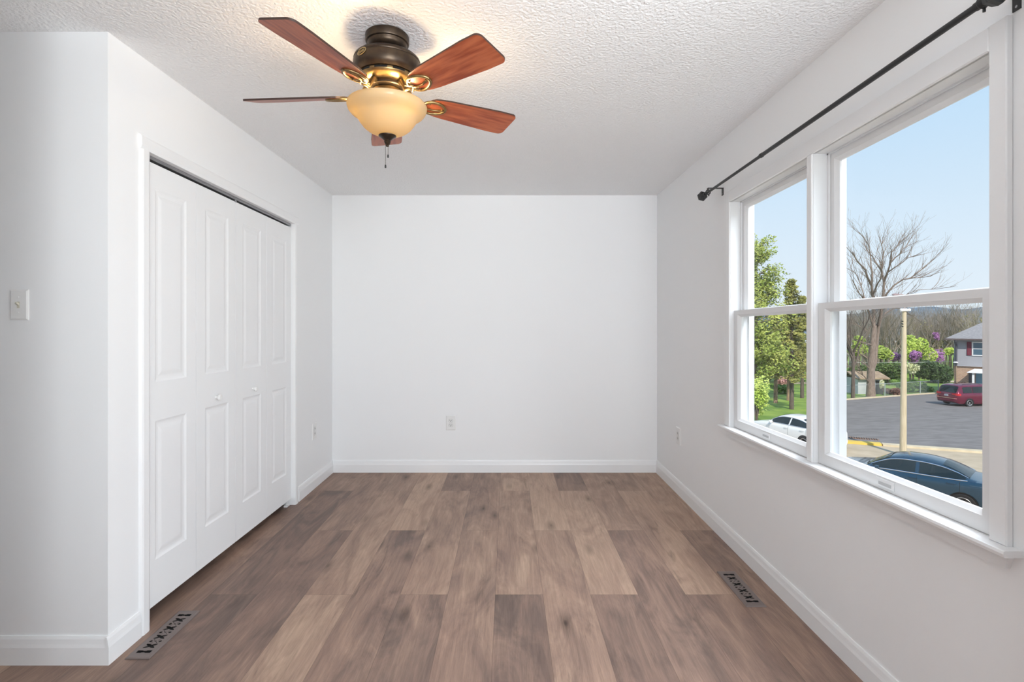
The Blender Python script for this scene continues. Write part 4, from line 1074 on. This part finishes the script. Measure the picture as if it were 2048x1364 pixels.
class Car:
    """body surface over x (along the car), section parameter t in 0..8"""
    def __init__(s, L, belt, roof, hw, rw, sill):
        s.L = L; s.belt = hermite(belt); s.roof = hermite(roof); s.hw = hermite(hw); s.rw = hermite(rw); s.sill = sill
    def sec(s, x):
        b, r, w, q = s.belt(x), max(s.roof(x), s.belt(x) + .012), s.hw(x), s.rw(x)
        q = min(q, w - .07); k = min(1, max(0, (r - b) / .35))
        return [(w - .07, s.sill(x)), (w - .015, s.sill(x) + .14), (w, b - .36), (w - .012, b - .14), (w - .028, b - .05), (w - .075, b),
                (q + .03 * k, b + (r - b) * .86), (q - .05, b + (r - b) * .97), (q * .5, r + .018 * k + .004), (0, r + .026 * k + .008)]
    def P(s, x, t, side=1, off=0.0, yc=0.0):
        c = s.sec(x); i = min(int(t), len(c) - 2); f = t - i
        y = c[i][0] * (1 - f) + c[i + 1][0] * f; z = c[i][1] * (1 - f) + c[i + 1][1] * f
        ny, nz = c[i + 1][1] - c[i][1], c[i][0] - c[i + 1][0]; l = math.hypot(ny, nz) or 1
        return Vector((x, side * (y + ny / l * off), z + nz / l * off))
    def body(s, nx=130):
        mb = MB(); rings = []
        for k in range(nx + 1):
            x = s.L * (0.5 - 0.5 * cos(pi * k / nx)) * .35 + s.L * k / nx * .65
            c = s.sec(x); right = [(x, -y, z) for y, z in c]; left = [(x, y, z) for y, z in c[:-1]][::-1]
            rings.append(right + left)
        mb.loft(rings, cap=True); return mb
    def patch(s, xs, t0, t1, side=1, off=.016, nt=5):
        mb = MB(); rows = []
        for x, a, b in xs:
            rows.append([tuple(s.P(x, a + (b - a) * q / nt, side, off)) for q in range(nt + 1)])
        return mb.loft(rows, closed=False)
    def across(s, xs, t0, off=.014):
        rows = []
        for x in xs:
            ts = [t0 + (8.999 - t0) * q / 8 for q in range(9)]
            r_ = [tuple(s.P(x, t, -1, off)) for t in ts]; l_ = [tuple(s.P(x, t, 1, off)) for t in ts[:-1]][::-1]
            rows.append(r_ + l_)
        return MB().loft(rows, closed=False)
def wheel(parent, x, y, r, side, spokes=7):
    t = MB(); n = 36
    def ringz(rr, dy): return [(x + rr * cos(2 * pi * k / n), y + side * dy, r + rr * sin(2 * pi * k / n)) for k in range(n)]
    t.loft([ringz(r * .66, .0), ringz(r * .70, .012), ringz(r * .93, .014), ringz(r, -.012), ringz(r, -.19), ringz(r * .9, -.21), ringz(r * .6, -.21)])
    to = t.build('wheel', M['tyre'], parent, world=False, smooth=True)
    rm = MB(); rm.loft([ringz(r * .68, .004), ringz(r * .66, .010), ringz(r * .62, .006), ringz(r * .60, -.05)])
    rm.lathe([(.0, 0), (r * .17, 0), (r * .17, .03), (r * .12, .036), (0, .036)], (0, 0), 16).map(lambda v: v)
    hubn = 16 * 5
    for i in range(len(rm.v) - hubn, len(rm.v)):
        a, b, c = rm.v[i]; rm.v[i] = (x + a, y + side * (c - .032), r + b)
    for k in range(spokes):
        a = 2 * pi * k / spokes + .3; d = Vector((cos(a), 0, sin(a))); p = Vector((-sin(a), 0, cos(a)))
        c0 = Vector((x, y - side * .004, r))
        w0, w1 = r * .10, r * .13; N = Vector((0, -side * .02, 0))
        rm.add([c0 + d * r * .12 - p * w0, c0 + d * r * .12 + p * w0, c0 + d * r * .64 + p * w1, c0 + d * r * .64 - p * w1,
                c0 + d * r * .12 - p * w0 + N, c0 + d * r * .12 + p * w0 + N, c0 + d * r * .64 + p * w1 + N, c0 + d * r * .64 - p * w1 + N],
               [(0, 1, 2, 3), (0, 4, 5, 1), (1, 5, 6, 2), (2, 6, 7, 3), (3, 7, 4, 0), (7, 6, 5, 4)])
    rm.build('rim', M['alloy'], to, world=False)
    MB().loft([ringz(r * .61, -.06), ringz(r * .05, -.06)]).build('brake_disc', M['rubber'], to, world=False)
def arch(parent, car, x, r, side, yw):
    """flat dark disc standing in for the shade of the wheel well"""
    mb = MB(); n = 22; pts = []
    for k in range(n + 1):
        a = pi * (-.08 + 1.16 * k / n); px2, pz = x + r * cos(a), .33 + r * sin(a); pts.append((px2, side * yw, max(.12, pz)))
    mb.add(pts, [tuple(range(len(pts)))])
    mb.build('wheel_well_shade', M['dark'], parent, world=False)  # no hollow here, the dark disc paints its shade

def sedan(loc, rz, name, label, paint, dlo, spokes=7, chrome=True, rear=3.76):
    t = thing(name, label, 'car', loc, rz)
    ox = 2.4                                             # the empty sits under the middle of the car
    belt = [(0, .60), (.12, .70), (.5, .82), (1.0, .90), (1.45, .955), (2.8, .975), (3.6, 1.0), (4.1, 1.04), (4.55, 1.05), (4.72, .98), (4.8, .80)]
    roof = [(0, .61), (.12, .71), (.5, .835), (1.0, .93), (1.36, .985), (1.75, 1.20), (2.12, 1.385), (2.5, 1.45), (2.85, 1.455), (3.3, 1.41), (3.75, 1.27), (4.12, 1.085), (4.3, 1.065), (4.55, 1.06), (4.72, .99), (4.8, .82)]
    hw = [(0, .58), (.10, .72), (.35, .84), (.9, .90), (2.4, .915), (3.9, .905), (4.4, .86), (4.68, .78), (4.8, .66)]
    rw_ = [(0, .45), (.5, .62), (1.36, .70), (2.1, .60), (2.8, .575), (3.4, .57), (4.1, .63), (4.5, .62), (4.8, .5)]
    sill = hermite([(0, .34), (.3, .24), (1.0, .20), (3.8, .20), (4.5, .26), (4.8, .36)])
    c = Car(4.8, belt, roof, hw, rw_, sill)
    sh_ = lambda mb: mb.map(lambda v: Vector((v.x - ox, v.y, v.z)))
    sh_(c.body()).build('body', paint, t, world=False, smooth=True)
    for side in (1, -1):
        for (xa, xb) in dlo:
            xs = []
            for q in range(15):
                x = xa + (xb - xa) * q / 14; xs.append((x, 5.14, 5.93))
            sh_(c.patch(xs, 0, 0, side)).build('side_window', M['carglass'], t, world=False, smooth=True)
        if chrome:
            xa, xb = dlo[0][0] - .05, dlo[-1][1] + .05
            lo_ = [tuple(c.P(xa + (xb - xa) * q / 24, 5.09, side, .010)) for q in range(25)]
            hi_ = [tuple(c.P(xa + (xb - xa) * q / 24, 5.97, side, .010)) for q in range(25)]
            sh_(MB().tube(lo_, .016, 6).tube(hi_, .014, 6)).build('chrome_trim', M['chrome'], t, world=False)
        for hx in (2.72, 3.66):
            p = c.P(hx, 3.6, side, .018)
            sh_(MB().tube([p + Vector((-.11, 0, -.004)), p + Vector((-.08, side * .02, 0)), p + Vector((.08, side * .02, .004)), p + Vector((.11, 0, .006))], .014, 6)).build('door_handle', paint, t, world=False)
        p = c.P(1.78, 5.05, side, .02)
        ml = MB().loft([[tuple(p + Vector((dx_, side * (yy + .0), zz + .05))) for dx_, zz in ((-.05 * k, -.055 * k), (.05 * k, -.05 * k), (.06 * k, .05 * k), (-.03 * k, .055 * k))] for yy, k in ((-.02, .5), (.03, .8), (.09, 1.15), (.17, 1.1), (.20, .7))], cap=True)
        sh_(ml).build('wing_mirror', paint, t, world=False, smooth=True)
        for wx in (.95, rear):
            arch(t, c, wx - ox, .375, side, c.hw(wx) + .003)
            wheel(t, wx - ox, side * (c.hw(wx) + .004), .33, side, spokes)
        for xx in (1.62, 2.82, 3.86):                     # door shuts
            pl_ = [tuple(c.P(xx + (.0 if q > 1 else .0), tq, side, .003)) for q, tq in enumerate((.8, 2, 3, 4, 4.9))]
            sh_(MB().tube(pl_, .004, 4)).build('door_gap', M['rubber'], t, world=False)
    sh_(c.across([1.44, 1.55, 1.68, 1.82, 1.96, 2.06], 6.9)).build('windscreen', M['carglass'], t, world=False, smooth=True)
    sh_(c.across([3.42, 3.55, 3.7, 3.85, 4.0, 4.06], 6.9)).build('rear_window', M['carglass'], t, world=False, smooth=True)
    sh_(MB().tube([tuple(c.P(1.36 + .0, 8.9 - .0, -1, .008) * 1), tuple(c.P(1.40, 7.6, -1, .012)), tuple(c.P(1.47, 6.9, -1, .012))], .012, 5)).build('wiper', M['rubber'], t, world=False)
    return t
def carpaint(name, col, rough=.22, metal=.35): return mat(name, col, rough, metal, coat=.8)
def place_front(x0, y0, th, half):
    """front corner of the near side -> middle of the car"""
    d = Vector((cos(th), sin(th))); n_ = Vector((-d.y, d.x)); p = Vector((x0, y0)) + d * 2.4 + n_ * half
    return p
p = place_front(11.14, 18.49, -.853, .91)
sedan((p.x, p.y, gh(p.y) + .02), -.853, 'blue_sedan', 'dark blue sedan with chrome window trim parked below the nearer window', carpaint('paint_blue', (0.010, 0.045, 0.080, 1)), [(1.62, 2.76), (2.86, 3.98)], 7, True, 3.93)
p = place_front(13.24, 28.60, -1.262, .91)
sedan((p.x, p.y, gh(p.y) + .02), -1.262, 'white_sedan', 'white sedan parked at the lawn edge outside the farther window', carpaint('paint_white', (0.80, 0.80, 0.80, 1), .25, .0), [(1.70, 2.78), (2.86, 3.86)], 9, True)

def minivan():
    th = .116; d = Vector((cos(th), sin(th))); nn = Vector((-d.y, d.x)); p = Vector((35.76, 40.85)) + d * 2.54 + nn * .98
    t = thing('maroon_minivan', 'maroon minivan seen from its rear corner in the parking lot', 'van', (p.x, p.y, gh(p.y) + .06), th)
    ox = 2.54; paint = carpaint('paint_maroon', (0.17, 0.008, 0.035, 1), .25, .4)
    belt = [(0, .86), (.06, .98), (.2, 1.04), (1.5, 1.05), (3.2, 1.02), (3.9, 1.0), (4.4, .96), (4.8, .86), (5.0, .74), (5.08, .60)]
    roof = [(0, .88), (.05, 1.02), (.16, 1.26), (.34, 1.60), (.5, 1.69), (1.0, 1.745), (2.4, 1.75), (3.1, 1.71), (3.55, 1.52), (4.1, 1.16), (4.4, 1.0), (4.8, .88), (5.0, .76), (5.08, .62)]
    hw = [(0, .80), (.05, .88), (.18, .95), (.6, .98), (4.2, .98), (4.7, .90), (5.0, .74), (5.08, .6)]
    rw_ = [(0, .74), (.2, .78), (.5, .76), (2.8, .72), (3.5, .68), (4.4, .7), (5.08, .5)]
    sill = hermite([(0, .36), (.25, .26), (4.6, .22), (5.08, .34)])
    c = Car(5.08, belt, roof, hw, rw_, sill)
    sh_ = lambda mb: mb.map(lambda v: Vector((v.x - ox, v.y, v.z)))
    sh_(c.body(130)).build('body', paint, t, world=False, smooth=True)
    for side in (1, -1):
        for xa, xb in ((.52, 1.34), (1.42, 2.36), (2.44, 3.42)):
            sh_(c.patch([(xa + (xb - xa) * q / 10, 5.10, 5.90) for q in range(11)], 0, 0, side)).build('side_window', M['carglass'], t, world=False, smooth=True)
        for wx in (1.02, 4.05):
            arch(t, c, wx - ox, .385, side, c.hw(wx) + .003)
            wheel(t, wx - ox, side * (c.hw(wx) + .004), .335, side, 7)
        for hx in (1.6, 2.9):
            q = c.P(hx, 3.7, side, .02); sh_(MB().tube([q + Vector((-.11, 0, 0)), q + Vector((0, side * .018, 0)), q + Vector((.11, 0, 0))], .015, 6)).build('door_handle', paint, t, world=False)
        q = c.P(3.35, 5.05, side, .02)
        sh_(MB().loft([[tuple(q + Vector((dx_, side * yy, zz + .05))) for dx_, zz in ((-.05 * k, -.08 * k), (.05 * k, -.07 * k), (.05 * k, .07 * k), (-.05 * k, .08 * k))] for yy, k in ((-.02, .5), (.05, .9), (.18, 1.1), (.21, .6))], cap=True)).build('wing_mirror', paint, t, world=False)
        rail = [tuple(c.P(x, 7.3, side, .0) + Vector((0, 0, dz))) for x, dz in ((.75, .01), (.85, .06), (1.6, .07), (2.3, .06), (2.4, .01))]
        sh_(MB().tube(rail, .018, 6)).build('roof_rail', M['rubber'], t, world=False)
        # tail lamp wraps the corner
        lm = MB(); rows = []
        for x, y_ in ((-.012, .46), (-.012, .66), (-.004, .80), (.045, .905), (.13, .955), (.26, .968)):
            lo2, hi2 = (.90, 1.08) if y_ > .75 else (.94, 1.05)
            rows.append([(x, side * y_ * 1.003, lo2), (x + .004, side * y_ * 1.012, (lo2 + hi2) / 2), (x + .008, side * y_ * .998, hi2)])
        sh_(lm.loft(rows, closed=False)).build('tail_lamp', mat('tail_lamp_red_%d' % side, (0.55, 0.012, 0.02, 1), .15), t, world=False)
        sh_(MB().box(-.03, .06, side * .74 - .09, side * .74 + .09, .62, .70)).build('bumper_reflector', mat('reflector_pink_%d' % side, (0.62, .16, .20, 1), .2), t, world=False)
    sh_(c.across([.075, .12, .17, .23, .29, .335], 7.05, .008)).build('rear_window', M['carglass'], t, world=False, smooth=True)
    bp = MB(); rows = []
    for y_ in [-.93 + 1.86 * q / 16 for q in range(17)]:
        e = max(0, abs(y_) - .6) / .33; x = -.06 + .20 * e * e
        rows.append([(x + .06, y_, .36), (x, y_, .42), (x - .005, y_, .60), (x + .05, y_, .66), (x + .25, y_, .62), (x + .25, y_, .38)])
    bo = sh_(bp.loft(rows, cap=True)).build('rear_bumper', paint, t, world=False, smooth=True)
    st_ = MB().tube([(-.058 - ox + .20 * (max(0, abs(y_) - .6) / .33) ** 2, y_, .655) for y_ in [-.86 + 1.72 * q / 16 for q in range(17)]], .016, 6)
    st_.build('bumper_strip', mat('strip_tan', lin(206, 176, 146), .3), bo, world=False)
    lp_ = MB().box(-.03, -.012, -.155, .155, .80, .93)
    lpo = sh_(lp_).build('licence_plate', M['white'], t, world=False)
    ch2 = MB()
    for i in range(6): ch2.box(-.034, -.030, -.125 + i * .043, -.100 + i * .043, .835, .895)
    sh_(ch2).build('plate_characters', mat('plate_ink', lin(60, 72, 110), .5), lpo, world=False)
    bd = MB()
    bd.tube([(-.02, .035 * cos(q * .4), .985 + .022 * sin(q * .4)) for q in range(17)], .006, 5)
    bd.tube([(-.02, -.16 + q * .05, .985 + .012 * (q % 2)) for q in range(-4, 3)], .007, 5)
    sh_(bd).build('tailgate_badge', M['chrome'], t, world=False)
    return t
minivan()
